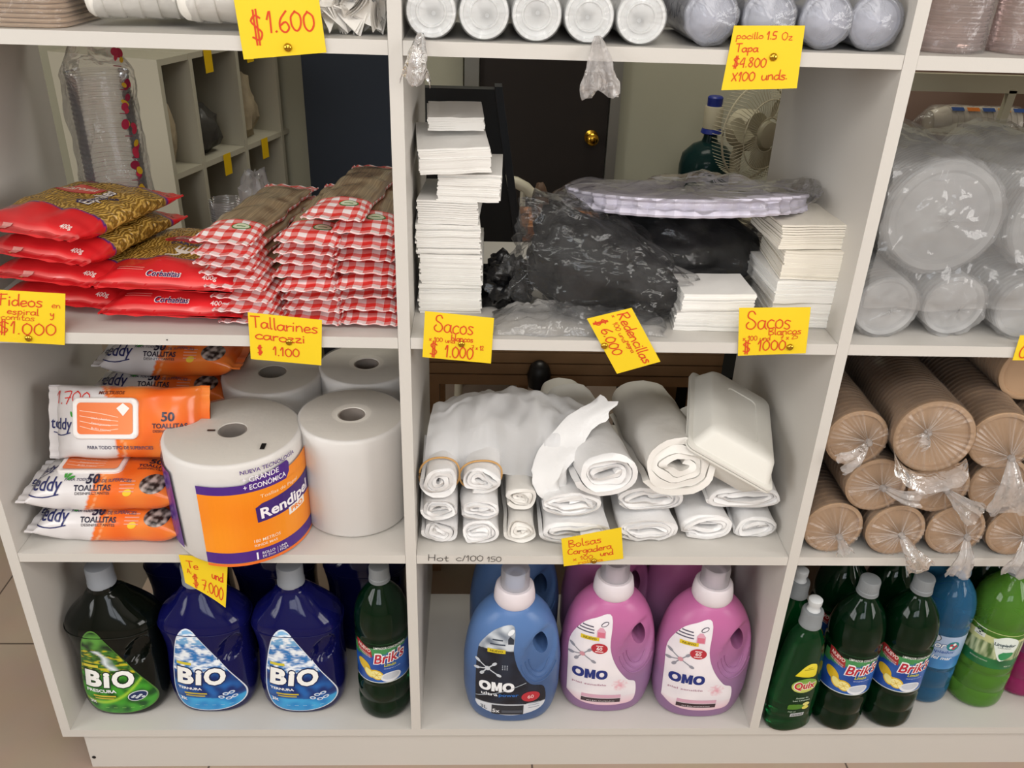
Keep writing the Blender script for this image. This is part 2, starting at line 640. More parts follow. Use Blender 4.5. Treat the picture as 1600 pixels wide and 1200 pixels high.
def tile_mat():
    m, nt, b = nodes_of('floor_tiles')
    tc = nt.nodes.new('ShaderNodeTexCoord')
    mp = nt.nodes.new('ShaderNodeMapping')
    mp.inputs['Location'].default_value = (0.394, 0.282, 0)
    br = nt.nodes.new('ShaderNodeTexBrick')
    br.offset = 0.0
    br.inputs['Scale'].default_value = 1.0
    br.inputs['Brick Width'].default_value = 0.60
    br.inputs['Row Height'].default_value = 0.60
    br.inputs['Mortar Size'].default_value = 0.002
    br.inputs['Color1'].default_value = (*lin('#ab9786'), 1)
    br.inputs['Color2'].default_value = (*lin('#a59282'), 1)
    br.inputs['Mortar'].default_value = (*lin('#5a4c44'), 1)
    n = nt.nodes.new('ShaderNodeTexNoise')
    n.inputs['Scale'].default_value = 9
    n.inputs['Detail'].default_value = 4
    mx = nt.nodes.new('ShaderNodeMix')
    mx.data_type = 'RGBA'
    mx.blend_type = 'MULTIPLY'
    mx.inputs['Factor'].default_value = 0.18
    L = nt.links.new
    L(tc.outputs['Object'], mp.inputs['Vector'])
    L(mp.outputs['Vector'], br.inputs['Vector'])
    L(tc.outputs['Object'], n.inputs['Vector'])
    L(br.outputs['Color'], mx.inputs['A'])
    L(n.outputs['Color'], mx.inputs['B'])
    L(mx.outputs['Result'], b.inputs['Base Color'])
    b.inputs['Roughness'].default_value = 0.35
    return m


M['tiles'] = tile_mat()

# ------------------------------------------------------------------ the room
RX0, RX1, RY0, RY1, RZ = -2.6, 2.9, -3.6, 2.2, 2.62


def struct(name, mb, m, **k):
    return tag(mb.build(name, m, smooth=False), kind='structure')


struct('floor', MB().box((RX0, RY0, ZF - 0.05), (RX1, RY1, ZF)), M['tiles'])
struct('ceiling', MB().box((RX0, RY0, RZ), (RX1, RY1, RZ + .05)), M['ceil'])
struct('wall_left', MB().box((RX0 - .1, RY0, ZF), (RX0, RY1, RZ)), M['shopwall'])
struct('wall_right', MB().box((RX1, RY0, ZF), (RX1 + .1, RY1, RZ)), M['shopwall'])
struct('wall_back', MB().box((RX0, RY1, ZF), (RX1, RY1 + .1, RZ)), M['wall'])
# shop front with its window opening
wf = MB()
wx0, wx1, wz0, wz1 = -1.15, 0.65, 1.42, 2.44
wf.box((RX0, RY0 - .1, ZF), (wx0, RY0, RZ)).box((wx1, RY0 - .1, ZF), (RX1, RY0, RZ))
wf.box((wx0, RY0 - .1, ZF), (wx1, RY0, wz0)).box((wx0, RY0 - .1, wz1), (wx1, RY0, RZ))
struct('wall_front', wf, M['shopwall'])
fr = MB()
for x in (wx0, (wx0 + wx1) / 2 - .035, wx1 - .07):
    fr.box((x, RY0 + .16, wz0), (x + .07, RY0 + .21, wz1))
for z in (wz0, wz1 - .06):
    fr.box((wx0, RY0 + .16, z), (wx1, RY0 + .21, z + .06))
struct('window_1', fr, M['black'])

for nm, x in (('left_fill_frame', RX0 + .10), ('right_fill_frame', RX1 - .10)):  # invented frames on solid walls, dressing the added side fill lights
    fw = MB()
    for y in (-2.75, -1.72, -.70):
        fw.box((x - .02, y - .03, .9), (x + .02, y + .03, 2.2))
    for z in (.9, 2.15):
        fw.box((x - .02, -2.75, z), (x + .02, -.70, z + .05))
    struct(nm, fw, M['steel'])

# partition of the back room seen through the open backs: grey-green wall with a dark door
PY = 1.62
pw = MB()
pw.box((0.49, PY, ZF), (2.0, PY + .08, 1.9)).box((-0.60, PY + .02, ZF), (0.04, PY + .08, 1.9)).box((0.04, PY, 1.55), (0.49, PY + .08, 1.9))
struct('wall_partition', pw, M['wall'])
struct('wall_side', MB().box((-1.9, 1.80, ZF), (-0.60, 1.88, 1.9)), M['wall'])
df = MB()
df.box((0.045, PY - .03, ZF), (0.088, PY, 1.55)).box((0.482, PY - .03, ZF), (0.512, PY, 1.55)).box((0.045, PY - .03, 1.52), (0.512, PY, 1.55))
struct('trim_1', df, M['steel'])
dr = tag(MB().box((0.09, PY - .012, ZF + .01), (0.48, PY + .03, 1.52)).build('door_1', M['door'], smooth=False), kind='structure')
kp = at(925, 217, y=PY - .04)
kb = MB()
KM = Matrix.Translation((kp.x, PY - .012, kp.z)) @ Matrix.Rotation(R(90), 4, 'X')
kb.lathe([(.021, 0), (.021, .004), (.009, .007), (.008, .02), (.013, .025), (.0185, .034), (.0185, .042), (.012, .049), (.004, .051)], 28, M=KM)
kb.build('door_knob', M['gold'], dr)

nv = tag(MB().box((-0.42, 1.55, ZF), (-0.165, 1.585, 1.6)).build('navy_panel', M['navy'], smooth=False), 'dark navy panel standing upright behind the checked spaghetti packs', 'panel')

# ------------------------------------------------------------------ cubby shelves in the back room
def back_cubbies():
    t = thing('cubby_shelf', 'white cubby shelf unit in the back room, seen beyond the pasta bags', 'shelf', (-0.66, 1.08, ZF))
    a = Vector((0.215, 0.70, 0)).normalized()           # the unit's front runs away from the shop
    b = Vector((-a.y, a.x, 0))
    Mx = Matrix(((a.x, b.x, 0, 0), (a.y, b.y, 0, 0), (0, 0, 1, 0), (0, 0, 0, 1)))
    cols = [0, .125, .335, .54, .77]
    for i, c in enumerate(cols):
        MB().box((c - .007, 0, 0), (c + .007, .30, 1.085), M=Mx).build('end_panel' if i in (0, 4) else 'divider', M['cub'], t, smooth=False)
    for z in (.0, .42, .80, 1.07):
        MB().box((0, 0.002, z), (.77, .30, z + .014), M=Mx).build('shelf_board', M['cub'], t, smooth=False)
    MB().box((0, .30, 0), (.77, .306, 1.085), M=Mx).build('back_panel', M['cub'], t, smooth=False)
    return t, Mx


M['cub'] = mat('cubby_board', '#b3ae9c', 0.6)
cub, CM = back_cubbies()


def cub_at(c, d, z):
    p = CM @ Vector((c, d, z))
    return Vector((-0.66 + p.x, 1.08 + p.y, ZF + z))


def crumple(n, rx, ry, rz, seed, amp=.35, freq=2.2):
    """a closed crumpled lump whose lowest point sits at z = 0"""
    mb = MB()
    def fn(u, v):
        a, b = u * 2 * PI, (v - .5) * PI
        d = Vector((math.cos(a) * math.cos(b), math.sin(a) * math.cos(b), math.sin(b)))
        k = 1 + amp * noise.noise(d * freq + Vector((seed * 3.1, seed, 0))) + amp * .5 * noise.noise(d * freq * 2.7 + Vector((seed, 5, 1)))
        return Vector((d.x * rx * k, d.y * ry * k, max(d.z * rz * k, -rz * .82) + rz * .82))
    mb.grid(fn, n * 2, n, wrap_u=True)
    return mb


M['kraftbag'] = mat('beige_plastic_goods', '#a1937a', 0.5, bump=.4, bscale=40, var=.3, vscale=40)
M['darkbag'] = mat('dark_plastic_goods', '#3c3a36', 0.4, bump=.4, bscale=40, var=.5, vscale=40)
M['clearbag'] = film('clear_bag_goods', haze=.35)
lumps = [(.06, .80, .05, .07, .10, 'kraftbag', 'beige goods heaped in the narrow end cubby of the back shelf'),
         (.225, .80, .085, .08, .075, 'darkbag', 'dark tangled goods in the wide cubby of the back shelf'),
         (.43, .80, .07, .08, .11, 'kraftbag', 'beige bagged goods in the third cubby of the back shelf'),
         (.61, .80, .07, .08, .11, 'darkbag', 'dark bagged goods in the far end cubby of the back shelf'),
         (.25, .42, .08, .08, .10, 'clearbag', 'clear bag of cups in the lower wide cubby of the back shelf'),
         (.61, .42, .07, .08, .16, 'brown', 'brown carton goods in the lower far cubby of the back shelf')]
for i, (c, z, rx, ry, rz, m, lab) in enumerate(lumps):
    o = crumple(12, rx * .74, ry * .8, rz * .95, i + 1, .3, 3).build('bagged_goods', M[m])
    o.matrix_world = Matrix.Translation(cub_at(c, .085, z + .0150)) @ CM
    tag(o, lab, 'bag', 'goods in the back room cubbies')
M['tagyellow'] = mat('yellow_card', '#e2b90f', 0.6)
for i, (c, z, lab) in enumerate([(.23, .80, 'small yellow tag on the lower board of the wide back cubby'), (.43, .80, 'small yellow tag under the third back cubby'),
                                 (.20, 1.07, 'small yellow tag at the top of the wide back cubby'), (.40, 1.07, 'small yellow tag at the top of the third back cubby')]):
    o = MB().box((-.017, -.0012, -.045), (.017, -.0002, .012)).build('small_tag', M['tagyellow'], smooth=False)
    o.matrix_world = Matrix.Translation(cub_at(c, -.0005, z + .004)) @ CM
    tag(o, lab, 'price tag', 'yellow tags in the back room')

# ------------------------------------------------------------------ black leaning board, chair, table, bench behind the shelves
tp = at(773, 140, y=.63)
BZ = ZF + .6125
bl = MB()
bl.rings([[(-.06, .63, BZ), (.198, .63, BZ), (.198, .66, BZ), (-.06, .66, BZ)], [(-.06, .63, tp.z), (tp.x, .63, tp.z), (tp.x, .66, tp.z), (-.06, .66, tp.z)]])
bb = thing('blackboard_sign', 'tall black sign board with a slanted edge behind the paper bag stack', 'sign board', (0, 0, 0))
bl.build('board', M['matteblack'], bb, smooth=False)
fe = MB().rings([[(.198, .625, BZ), (.216, .625, BZ), (.216, .665, BZ), (.198, .665, BZ)], [(tp.x, .625, tp.z + .006), (tp.x + .014, .625, tp.z + .006), (tp.x + .014, .665, tp.z + .006), (tp.x, .665, tp.z + .006)]])
fe.build('edge_frame', mat('board_edge', '#14181f', .5), bb, smooth=False)

ch = thing('plastic_chair', 'white moulded plastic chair by the dark door', 'chair', (0.165, 1.30, ZF))
cm = mat('chair_plastic', '#cfcab6', 0.4)
arc = []
for i in range(13):
    a = PI * i / 12
    arc.append((.115 * math.cos(a) * 1.0, 0, .56 + .20 * math.sin(a) ** .7))
MB().tube([(.125, 0, .40)] + arc + [(-.125, 0, .40)], [.016] * 15, 10).build('back_rail', cm, ch)
for x in (-.05, 0, .05):
    MB().tube([(x, 0, .40), (x, .0, .735)], .008, 8).build('back_slat', cm, ch)
MB().box((-.14, -.02, .385), (.14, .22, .405)).build('seat', cm, ch, smooth=False)
for x, y in ((-.12, 0), (.12, 0), (-.12, .2), (.12, .2)):
    MB().tube([(x, y, .39), (x * 1.1, y, 0)], [.016, .012], 10).build('leg', cm, ch)

tb = thing('side_table', 'small orange wooden table in the back room behind the black board', 'table', (0.30, 1.0, ZF))
MB().box((-.10, -.03, .70), (.10, .14, .735)).build('table_top', M['warmwood'], tb, smooth=False)
for x in (-.08, .08):
    for y in (0, .11):
        MB().box((x - .012, y - .012, 0), (x + .012, y + .012, .70)).build('leg', M['wood'], tb, smooth=False)
o = crumple(12, .022, .022, .05, 9, .15, 2).build('jar', M['brown'])
o.location = (.245, 1.04, ZF + .7352)
tag(o, 'small brown jar on the orange table in the back room', 'jar')

bn = thing('wooden_bench', 'brown slatted wooden bench frame behind the white bag rolls', 'bench', (0.30, .56, ZF))
for z in (.515, .542, .569):
    MB().box((-.36, 0, z), (.32, .022, z + .024)).build('rail', M['wood'], bn, smooth=False)
MB().box((-.36, 0, .594), (.32, .34, .612)).build('bench_top', M['wood'], bn, smooth=False)
for x, y in ((-.31, 0), (.285, 0), (-.31, .3), (.285, .3)):
    MB().box((x - .022, y, 0), (x + .022, y + .04, .515)).build('leg', M['wood'], bn, smooth=False)
o = thing('cable_holder', 'black cable clip hanging on the brown bench rail', 'clip', (.225, .545, ZF + .55))
MB().lathe([(.006, -.035), (.022, -.028), (.026, 0), (.02, .02), (.008, .03)], 14).build('holder', M['black'], o)
MB().tube([(.004, 0, -.03), (.02, .0, -.045), (.028, .004, -.02), (.05, .012, -.05)], .003, 6).build('cable', M['black'], o)
dk = thing('storage_trunk', 'dark trunk standing in the shade beyond the bench', 'trunk', (0.50, 0.908, ZF))
MB().box((0, 0, 0), (.55, .22, .33)).build('body', M['matteblack'], dk, smooth=False)
MB().box((-.005, -.005, .331), (.555, .225, .36)).build('lid', M['black'], dk, smooth=False)
for z in (.10, .2):
    MB().tube([(.01, -.004, z), (.54, -.004, z)], .006, 6).build('rib', M['black'], dk)

# ------------------------------------------------------------------ water jug with pump, fan
JY = 1.45
jt = at(1118, 150, y=JY)
jx = at(1105, 250, y=JY).x
st = thing('jug_stand', 'dark low stand under the water jug in the back room', 'stand', (jx + .03, JY, ZF))
zt = at(1105, 300, y=JY).z - ZF - .02
MB().box((-.16, -.30, zt - .03), (.28, .12, zt)).build('stand_top', M['matteblack'], st, smooth=False)
for x in (-.14, .26):
    for y in (-.28, .10):
        MB().box((x - .015, y - .015, 0), (x + .015, y + .015, zt - .03)).build('leg', M['matteblack'], st, smooth=False)
zj = ZF + zt + .0005
hj = jt.z - zj
jr = (at(1147, 280, y=JY).x - at(1063, 280, y=JY).x) / 2
jg = thing('water_jug', 'blue green water jug with a blue and cream hand pump, beside the fan', 'water jug', (jx, JY, zj))
n0 = at(1105, 214, y=JY).z - zj
MB().lathe([(jr * .9, 0), (jr, .008), (jr, n0 * .55), (jr * .93, n0 * .72), (jr * .6, n0 * .87), (jr * .3, n0 * .93), (.020, n0), (.018, n0 + .018)], 36).build('jug', M['jug'], jg)
MB().tube([(jr * .72, -.01, n0 * .65), (jr * 1.05, -.02, n0 * .62), (jr * 1.1, -.02, n0 * .2), (jr * .9, -.02, n0 * .05)], .010, 8).build('carry_handle', M['jug'], jg)
n1 = n0 + .010
MB().lathe([(.026, n1), (.030, n1 + .003), (.027, n1 + .014), (.020, n1 + .018)], 24).build('pump_collar', M['bluecap'], jg)
MB().lathe([(.026, n1 + .016), (.027, hj - .030), (.025, hj - .027)], 24).build('pump_body', M['cream'], jg)
MB().lathe([(.021, hj - .029), (.022, hj - .004), (.018, hj)], 24).build('pump_button', M['bluecap'], jg)

FY = 1.26
fc = at(1176, 205, y=FY)
fr_ = .124
fn_ = thing('table_fan', 'cream table fan with wire guard beside the water jug', 'fan', (fc.x, FY, fc.z), None, (0, 0, R(33)))
FMX = Matrix.Rotation(R(90), 4, 'X')
MB().lathe([(.036, .045), (.034, .058), (.02, .062)], 32, M=FMX).build('hub_cap', M['fanblade'], fn_)
for k in range(3):
    a0 = R(50 + 120 * k)
    def blade(u, v, a0=a0):
        r = .034 + u * (fr_ - .05)
        w = (.25 + .75 * math.sin(PI * min(1, u * .85 + .12))) * .42
        a = a0 + (v - .5) * 2 * w
        return FMX @ Vector((r * math.cos(a), r * math.sin(a), .022 + (v - .5) * .03))
    MB().grid(blade, 10, 10).build('blade', M['fanblade'], fn_)
gm = MB()
for k in range(72):
    a = 2 * PI * k / 72
    pts = [(.042, .052), (.09, .05), (.122, .038), (fr_, .008), (.122, -.03)]
    gm.tube([FMX @ Vector((r * math.cos(a), r * math.sin(a), z)) for r, z in pts], .0009, 4)
for rr, z in ((.044, .052), (.09, .0505), (fr_, .008)):
    gm.tube([FMX @ Vector((rr * math.cos(2 * PI * i / 48), rr * math.sin(2 * PI * i / 48), z)) for i in range(49)], .0016 if rr < .12 else .003, 6)
gm.build('guard', M['cream'], fn_)
MB().tube([(0, .03, 0), (0, .045, -.08), (0, .03, zj - fc.z + .02)], .016, 10).build('neck', M['cream'], fn_)
MB().lathe([(.09, zj - fc.z), (.09, zj - fc.z + .012), (.03, zj - fc.z + .025)], 28).build('base', M['cream'], fn_)
MB().lathe([(.05, -.05), (.055, -.01), (.05, .01)], 24, M=FMX).build('motor_housing', M['cream'], fn_)

# ------------------------------------------------------------------ brown cabinet with cups behind the right bay
cb = thing('display_cabinet', 'brown cabinet with a cream frame behind the clear container bags', 'cabinet', (0.80, .50, ZF))
MB().box((0, .34, 0), (.52, .36, 1.20)).build('back_panel', M['brown'], cb, smooth=False)
MB().box((-.02, 0, 0), (0, .36, 1.20)).build('side_panel', M['brown'], cb, smooth=False)
MB().box((.52, 0, 0), (.54, .36, 1.20)).build('side_panel', M['brown'], cb, smooth=False)
MB().box((0, .0, .965), (.52, .34, .985)).build('cabinet_shelf', M['brown'], cb, smooth=False)
MB().box((-.02, -.012, 1.155), (.54, 0.0, 1.185)).build('frame_rail', M['cream'], cb, smooth=False)
fm = MB()
p0, p1 = at(1587, 125, y=.49), at(1522, 305, y=.49)
fm.rings([[(p1.x - .80 - .006, -.012, p1.z - ZF - .05), (p1.x - .80 + .008, -.012, p1.z - ZF - .05), (p1.x - .80 + .008, 0, p1.z - ZF - .05), (p1.x - .80 - .006, 0, p1.z - ZF - .05)],
          [(p0.x - .80 - .006, -.012, 1.16), (p0.x - .80 + .008, -.012, 1.16), (p0.x - .80 + .008, 0, 1.16), (p0.x - .80 - .006, 0, 1.16)]])
fm.build('frame_stile', M['cream'], cb, smooth=False)

# ------------------------------------------------------------------ the shelving unit
su = thing('shelving_unit', 'white melamine shelving unit with three bays and open back', 'shelving unit', (0, 0, 0))


def board(name, a, b):
    return MB().box(a, b).build(name, M['board'], su, smooth=False)


TOP = 1.62
board('side_panel', (XL - T, 0, 0), (XL, DEPTH, TOP))
board('divider', (XM - T, 0, 0), (XM, DEPTH, TOP))
board('divider', (XR, 0, 0), (XR + T, DEPTH, TOP))
board('side_panel', (XE, 0, 0), (XE + T, DEPTH, TOP))
board('bottom_board', (XL - T, 0, -T), (XE + T, .355, -.0001))
for z in (Z1, Z2, Z3):
    for x0, x1 in ((XL, XM - T), (XM, XR), (XR + T, XE)):
        board('shelf', (x0 + .0004, .0006, z - T), (x1 - .0004, .41, z))
board('top_board', (XL - T, 0, TOP + .0002), (XE + T, DEPTH, TOP + T))
pl = board('plinth', (XL - T + .03, .011, ZF), (XE, .027, -T - .0002))
MB().box((XL - T + .03, .34, ZF), (XE, .356, -T - .0002)).build('plinth', M['board'], su, smooth=False)
MB().lathe([(.0035, 0), (.0035, .0006)], 12, M=Matrix.Translation((at(147, 1183, y=.011).x, .0109, at(147, 1183, y=.011).z)) @ Matrix.Rotation(R(90), 4, 'X')).build('screw_hole', M['black'], pl, smooth=False)
for px, py in ((261, 531),):
    p = at(px, py, y=-.0002)
    MB().lathe([(.001, 0), (.001, .0003)], 8, M=Matrix.Translation(p) @ Matrix.Rotation(R(90), 4, 'X')).build('nail_hole', M['black'], su, smooth=False)
# ------------------------------------------------------------------ bottles on the bottom board
def sring(z, xl, xr, d, e=2.4, n=60, back=None, dents=()):
    cx, rx = (xl + xr) / 2, (xr - xl) / 2
    out = []
    for j in range(n):
        a = 2 * PI * j / n
        c, s = math.cos(a), math.sin(a)
        x = cx + rx * math.copysign(abs(c) ** (2 / e), c)
        dd = d if s < 0 or back is None else back
        y = dd * math.copysign(abs(s) ** (2 / e), s)
        for (ux, uz, ax, az, rot, dep) in dents:
            px, pz = x - ux, z - uz
            qx, qz = px * math.cos(rot) + pz * math.sin(rot), -px * math.sin(rot) + pz * math.cos(rot)
            q = (qx / ax) ** 2 + (qz / az) ** 2
            if q < 1:
                y -= math.copysign(dep * min(1, 2.2 * (1 - q)) ** 1.0, s) if abs(y) > dep else 0
        out.append((x, y, z))
    return out


def interp(prof, z):
    """smooth (monotone-limited Hermite) interpolation of a silhouette table"""
    n = len(prof)
    for i in range(n - 1):
        a, b = prof[i], prof[i + 1]
        if a[0] <= z <= b[0]:
            h = b[0] - a[0]
            t = (z - a[0]) / h
            out = []
            for c in range(1, len(a)):
                d = (b[c] - a[c]) / h
                d0 = (a[c] - prof[i - 1][c]) / (a[0] - prof[i - 1][0]) if i else d
                d1 = (prof[i + 2][c] - b[c]) / (prof[i + 2][0] - b[0]) if i + 2 < n else d
                m0 = 0 if d0 * d <= 0 else 2 * d0 * d / (d0 + d)
                m1 = 0 if d1 * d <= 0 else 2 * d1 * d / (d1 + d)
                out.append((2 * t ** 3 - 3 * t * t + 1) * a[c] + (t ** 3 - 2 * t * t + t) * h * m0 + (3 * t * t - 2 * t ** 3) * b[c] + (t ** 3 - t * t) * h * m1)
            return out
    return prof[-1][1:]


def body_loft(prof, steps, e=2.4, dents=(), n=60):
    mb = MB()
    zs = sorted(set([p[0] for p in prof] + [prof[0][0] + (prof[-1][0] - prof[0][0]) * i / steps for i in range(steps + 1)]))
    rs = [sring(z, *interp(prof, z), e=e, dents=dents, n=n) for z in zs]
    return mb.rings(rs)


def screw_cap(mb, r, z0, z1, x=0.0, ridges=40, y=0.0, dome=.002):
    n = ridges * 2
    def ring(rr, z, k):
        return [(x + (rr - (k if j % 2 else 0)) * math.cos(2 * PI * j / n), y + (rr - (k if j % 2 else 0)) * math.sin(2 * PI * j / n), z) for j in range(n)]
    h = z1 - z0
    mb.rings([ring(r * 1.04, z0, 0), ring(r * 1.04, z0 + h * .16, 0), ring(r, z0 + h * .2, .0006), ring(r, z1 - h * .12, .0006), ring(r * .93, z1 - h * .02, 0), ring(r * .80, z1, 0)])


def ray_cyl(px, py, r, cx, cy):
    """arc length (from the -y side, no turn) and height where the pixel's ray meets an upright cylinder"""
    d = CAM_ROT @ Vector(((px - 800) / FPX, (600 - py) / FPX, -1.0))
    o = CAM_LOC - Vector((cx, cy, 0))
    a, b, c = d.x ** 2 + d.y ** 2, 2 * (o.x * d.x + o.y * d.y), o.x ** 2 + o.y ** 2 - r * r
    q = b * b - 4 * a * c
    t = (-b - math.sqrt(max(q, 0))) / (2 * a)
    p = o + d * t
    return (math.atan2(p.y, p.x) + PI / 2) * r, p.z


PROF_BIO = [(0, -.060, .060, .042), (.006, -.070, .070, .050), (.025, -.077, .078, .054), (.06, -.080, .082, .056), (.10, -.077, .081, .055), (.14, -.075, .079, .053),
            (.168, -.078, .080, .054), (.192, -.082, .082, .055), (.205, -.079, .079, .053), (.222, -.064, .064, .046), (.240, -.047, .045, .036), (.256, -.036, .030, .026),
            (.264, -.028, .018, .0225), (.272, -.0275, .0175, .0225)]


# --- three-litre laundry bottles with a slanted grip
def bio_bottle(name, label, cat, body_m, cap_m, art):
    t = thing(name, label, cat)
    prof = [(z, a * .965, b * .965, d) for z, a, b, d in PROF_BIO]
    dents = ((.050, .156, .017, .031, R(-20), .014),)
    mb = body_loft(prof, 64, 2.5, dents, 88)
    b = mb.build('bottle_body', body_m, t)
    rg = MB()
    for zz in (.194,):
        P = sring(zz, -.0792, .0792, .0548, 2.5, 88)
        rg.tube(P + P[:1], .0012, 8)
    rg.build('shoulder_ridge', body_m, t)
    cp = MB()
    screw_cap(cp, .0225, .271, .310, -.005)
    cp.build('screw_cap', cap_m, t)
    art(t, mb.bvh())
    return t


BIO_OUT = [(270, 1048), (272, 1020), (277, 996), (287, 985), (301, 988), (320, 1008), (348, 1040), (372, 1068), (382, 1086), (377, 1099), (352, 1106), (320, 1108), (288, 1102), (274, 1080)]
BIO_ROOT = Vector((-0.381, 0.086, 0))


def bio_uv(px, py):
    p = at(px, py, y=.034) - BIO_ROOT
    return p.x, p.z


def bio_art(kind):
    def art(t, bvh):
        d = Decal()
        out = [bio_uv(*p) for p in BIO_OUT]
        cx, cy = sum(p[0] for p in out) / len(out), sum(p[1] for p in out) / len(out)
        edge = '#dfe6f2' if kind == 'ternura' else '#4d7a34'
        d.poly([(cx + (x - cx) * 1.035, cy + (y - cy) * 1.025) for x, y in out], edge, 1, .008, smooth=5)
        z0, z1 = min(p[1] for p in out), max(p[1] for p in out)
        tx = bio_uv(278, 1066)
        tw = bio_uv(354, 1066)[0] - tx[0]
        th = bio_uv(278, 1044)[1] - tx[1]

        def col(u, v):
            k = (v - z0) / (z1 - z0)
            n1, n2 = nz(u, v, 1.3, 60), nz(u, v * 2.2, 4.1, 130)
            if kind == 'ternura':
                if k > .50:
                    c = mix3('#3f86c4', '#7fb4de', (k - .5) * 2)
                    s = n1 * 1.2 + n2 * .9
                    if k > .82 and s > .05:
                        c = mix3(c, '#eef4fb', min(1, s * 3))
                    if k <= .84:
                        c = mix3('#2f76bb', '#eef5fc', .5 + s * 1.5)
                    return c
                c = mix3('#0d2a6c', '#1e62ae', .5 + n1 * 1.2 - (k - .2))
                if k < .17:
                    c = mix3('#1b7bc4', '#3aa4dc', .5 + n1)
                return c
            if k > .50:
                s = n2 * 1.3 + n1 * .6
                c = mix3('#1d3a16', '#3f7a28', .5 + s)
                if k > .78:
                    c = mix3('#16301a', '#57963c', .5 + n1 * 1.6)
                yel = nz(u, v * 3, 9.7, 70)
                if yel > .16 and k < .8:
                    c = mix3(c, '#c0b425', min(1, (yel - .16) * 7))
                riv = abs(u - (-.005 + .1 * (.66 - k) + .012 * nz(u, v, 7, 50)))
                if riv < .010 and .55 < k < .78:
                    c = mix3('#dfe8f0', c, riv / .010)
                return c
            c = mix3('#0d4a16', '#3f9a2a', .55 + n1 * 1.4)
            sw = abs(v - (z0 + .028 + 9 * (u + .03) ** 2))
            if sw < .006:
                c = mix3('#a4cf3a', c, sw / .006)
            return c
        d.poly(out, col, 2, .0025, smooth=5)
        # lettering
        for bold, c, o in ((.095, '#0f1f4c' if kind == 'ternura' else '#13301a', 4), (.045, '#f2f3f1', 5)):
            d.text('B', tx[0] + tw * .17, tx[1], th, c, o, bold, .12, width=tw * (.33 + bold * .8))
            d.text('i', tx[0] + tw * .46, tx[1], th * .96, c, o, bold, .12, width=tw * (.13 + bold * .8))
            d.text('O', tx[0] + tw * .79, tx[1], th, c, o, bold, .12, width=tw * (.40 + bold * .8))
        sx, sz = bio_uv(279, 1075)
        d.text('TERNURA' if kind == 'ternura' else 'FRESCURA', sx, sz, .0052 if kind == 'ternura' else .0068, '#f0f3f5', 5, .03, align='l', width=tw * (.5 if kind == 'ternura' else .62))
        ax, az = bio_uv(283, 1093)
        d.text('3lt', ax, az, .008, '#f0f2f2', 5, .02, align='l')
        yx, yz = bio_uv(303, 1079)
        d.rect(yx - .016, yz - .0045, yx + .024, yz - .001, '#c6b13a', 4)
        d.rect(yx - .014, yz - .010, yx + .020, yz - .007, '#b9a63c', 4)
        wx, wz = bio_uv(288, 1038)
        d.rect(wx - .014, wz - .001, wx + .012, wz + .005, '#cfc13c', 4)
        # little emblem lower right
        ex, ez = bio_uv(357, 1084)
        if kind == 'ternura':
            for a, b in ((-.012, -.004), (-.004, .003), (.006, .005), (.010, -.006), (0, -.009)):
                d.ell(ex + a, ez + b, .0055, .0038, '#cfdcec', 4, rot=a * 30)
                d.ell(ex + a, ez + b, .0028, .0018, '#2b62a5', 5, rot=a * 30)
        else:
            d.ell(ex, ez + .004, .0165, .0115, '#dfe4ea', 4, rot=.25)
            d.ell(ex, ez + .004, .0150, .0100, '#1d2f5c', 5, rot=.25)
            for i in range(6):
                d.ell(ex - .008 + .0033 * i, ez + .003 + .003 * math.sin(i * 2.1), .0028, .0022, '#c9d2dc', 6)
        for i in range(5):
            bx, bz = bio_uv(308 + i * 13, 1098)
            d.rect(bx - .002, bz - .002, bx + .005, bz - .0012, '#9fd0e8' if kind == 'ternura' else '#8fcf62', 4)
        d.build('front_label', M['print_gloss'], map_front(bvh), t)
    return art


M['bioblue'] = mat('blue_detergent', '#171963', 0.08, trans=0.5, ior=1.33)
M['bioblack'] = mat('dark_green_detergent', '#0c120d', 0.08, trans=0.35, ior=1.33)
M['biocap'] = mat('grey_screw_cap', '#8f949c', 0.45, trans=.15)
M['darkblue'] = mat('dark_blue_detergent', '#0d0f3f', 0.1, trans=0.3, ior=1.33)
M['purple'] = mat('purple_detergent', '#4a2f5c', 0.15, trans=0.3, ior=1.33)
G = 'laundry bottles on the bottom left board'
bio = bio_bottle('detergent_bottle', '', 'bottle', M['bioblue'], M['biocap'], bio_art('ternura'))
u = []
place(bio, u, 'blue three litre detergent bottle with snowy mountain label, its cap hidden behind the yellow tag', BIO_ROOT, group=G)
place(bio, u, 'blue three litre detergent bottle with snowy mountain label, beside the green cleaner bottle', (-0.2185, .084, 0), group=G)
fre = bio_bottle('detergent_bottle', '', 'bottle', M['bioblack'], M['biocap'], bio_art('frescura'))
place(fre, [], 'black green detergent bottle with forest label at the left panel', (-0.538, .080, 0), group=G)
# the row behind: seen between the front bottles
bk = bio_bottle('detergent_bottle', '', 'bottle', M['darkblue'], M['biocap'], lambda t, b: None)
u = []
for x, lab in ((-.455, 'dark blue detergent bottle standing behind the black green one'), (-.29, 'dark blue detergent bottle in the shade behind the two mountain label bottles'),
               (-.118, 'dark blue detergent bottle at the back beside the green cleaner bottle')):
    place(bk, u, lab, (x, .235, 0), group='dark bottles in the back row')


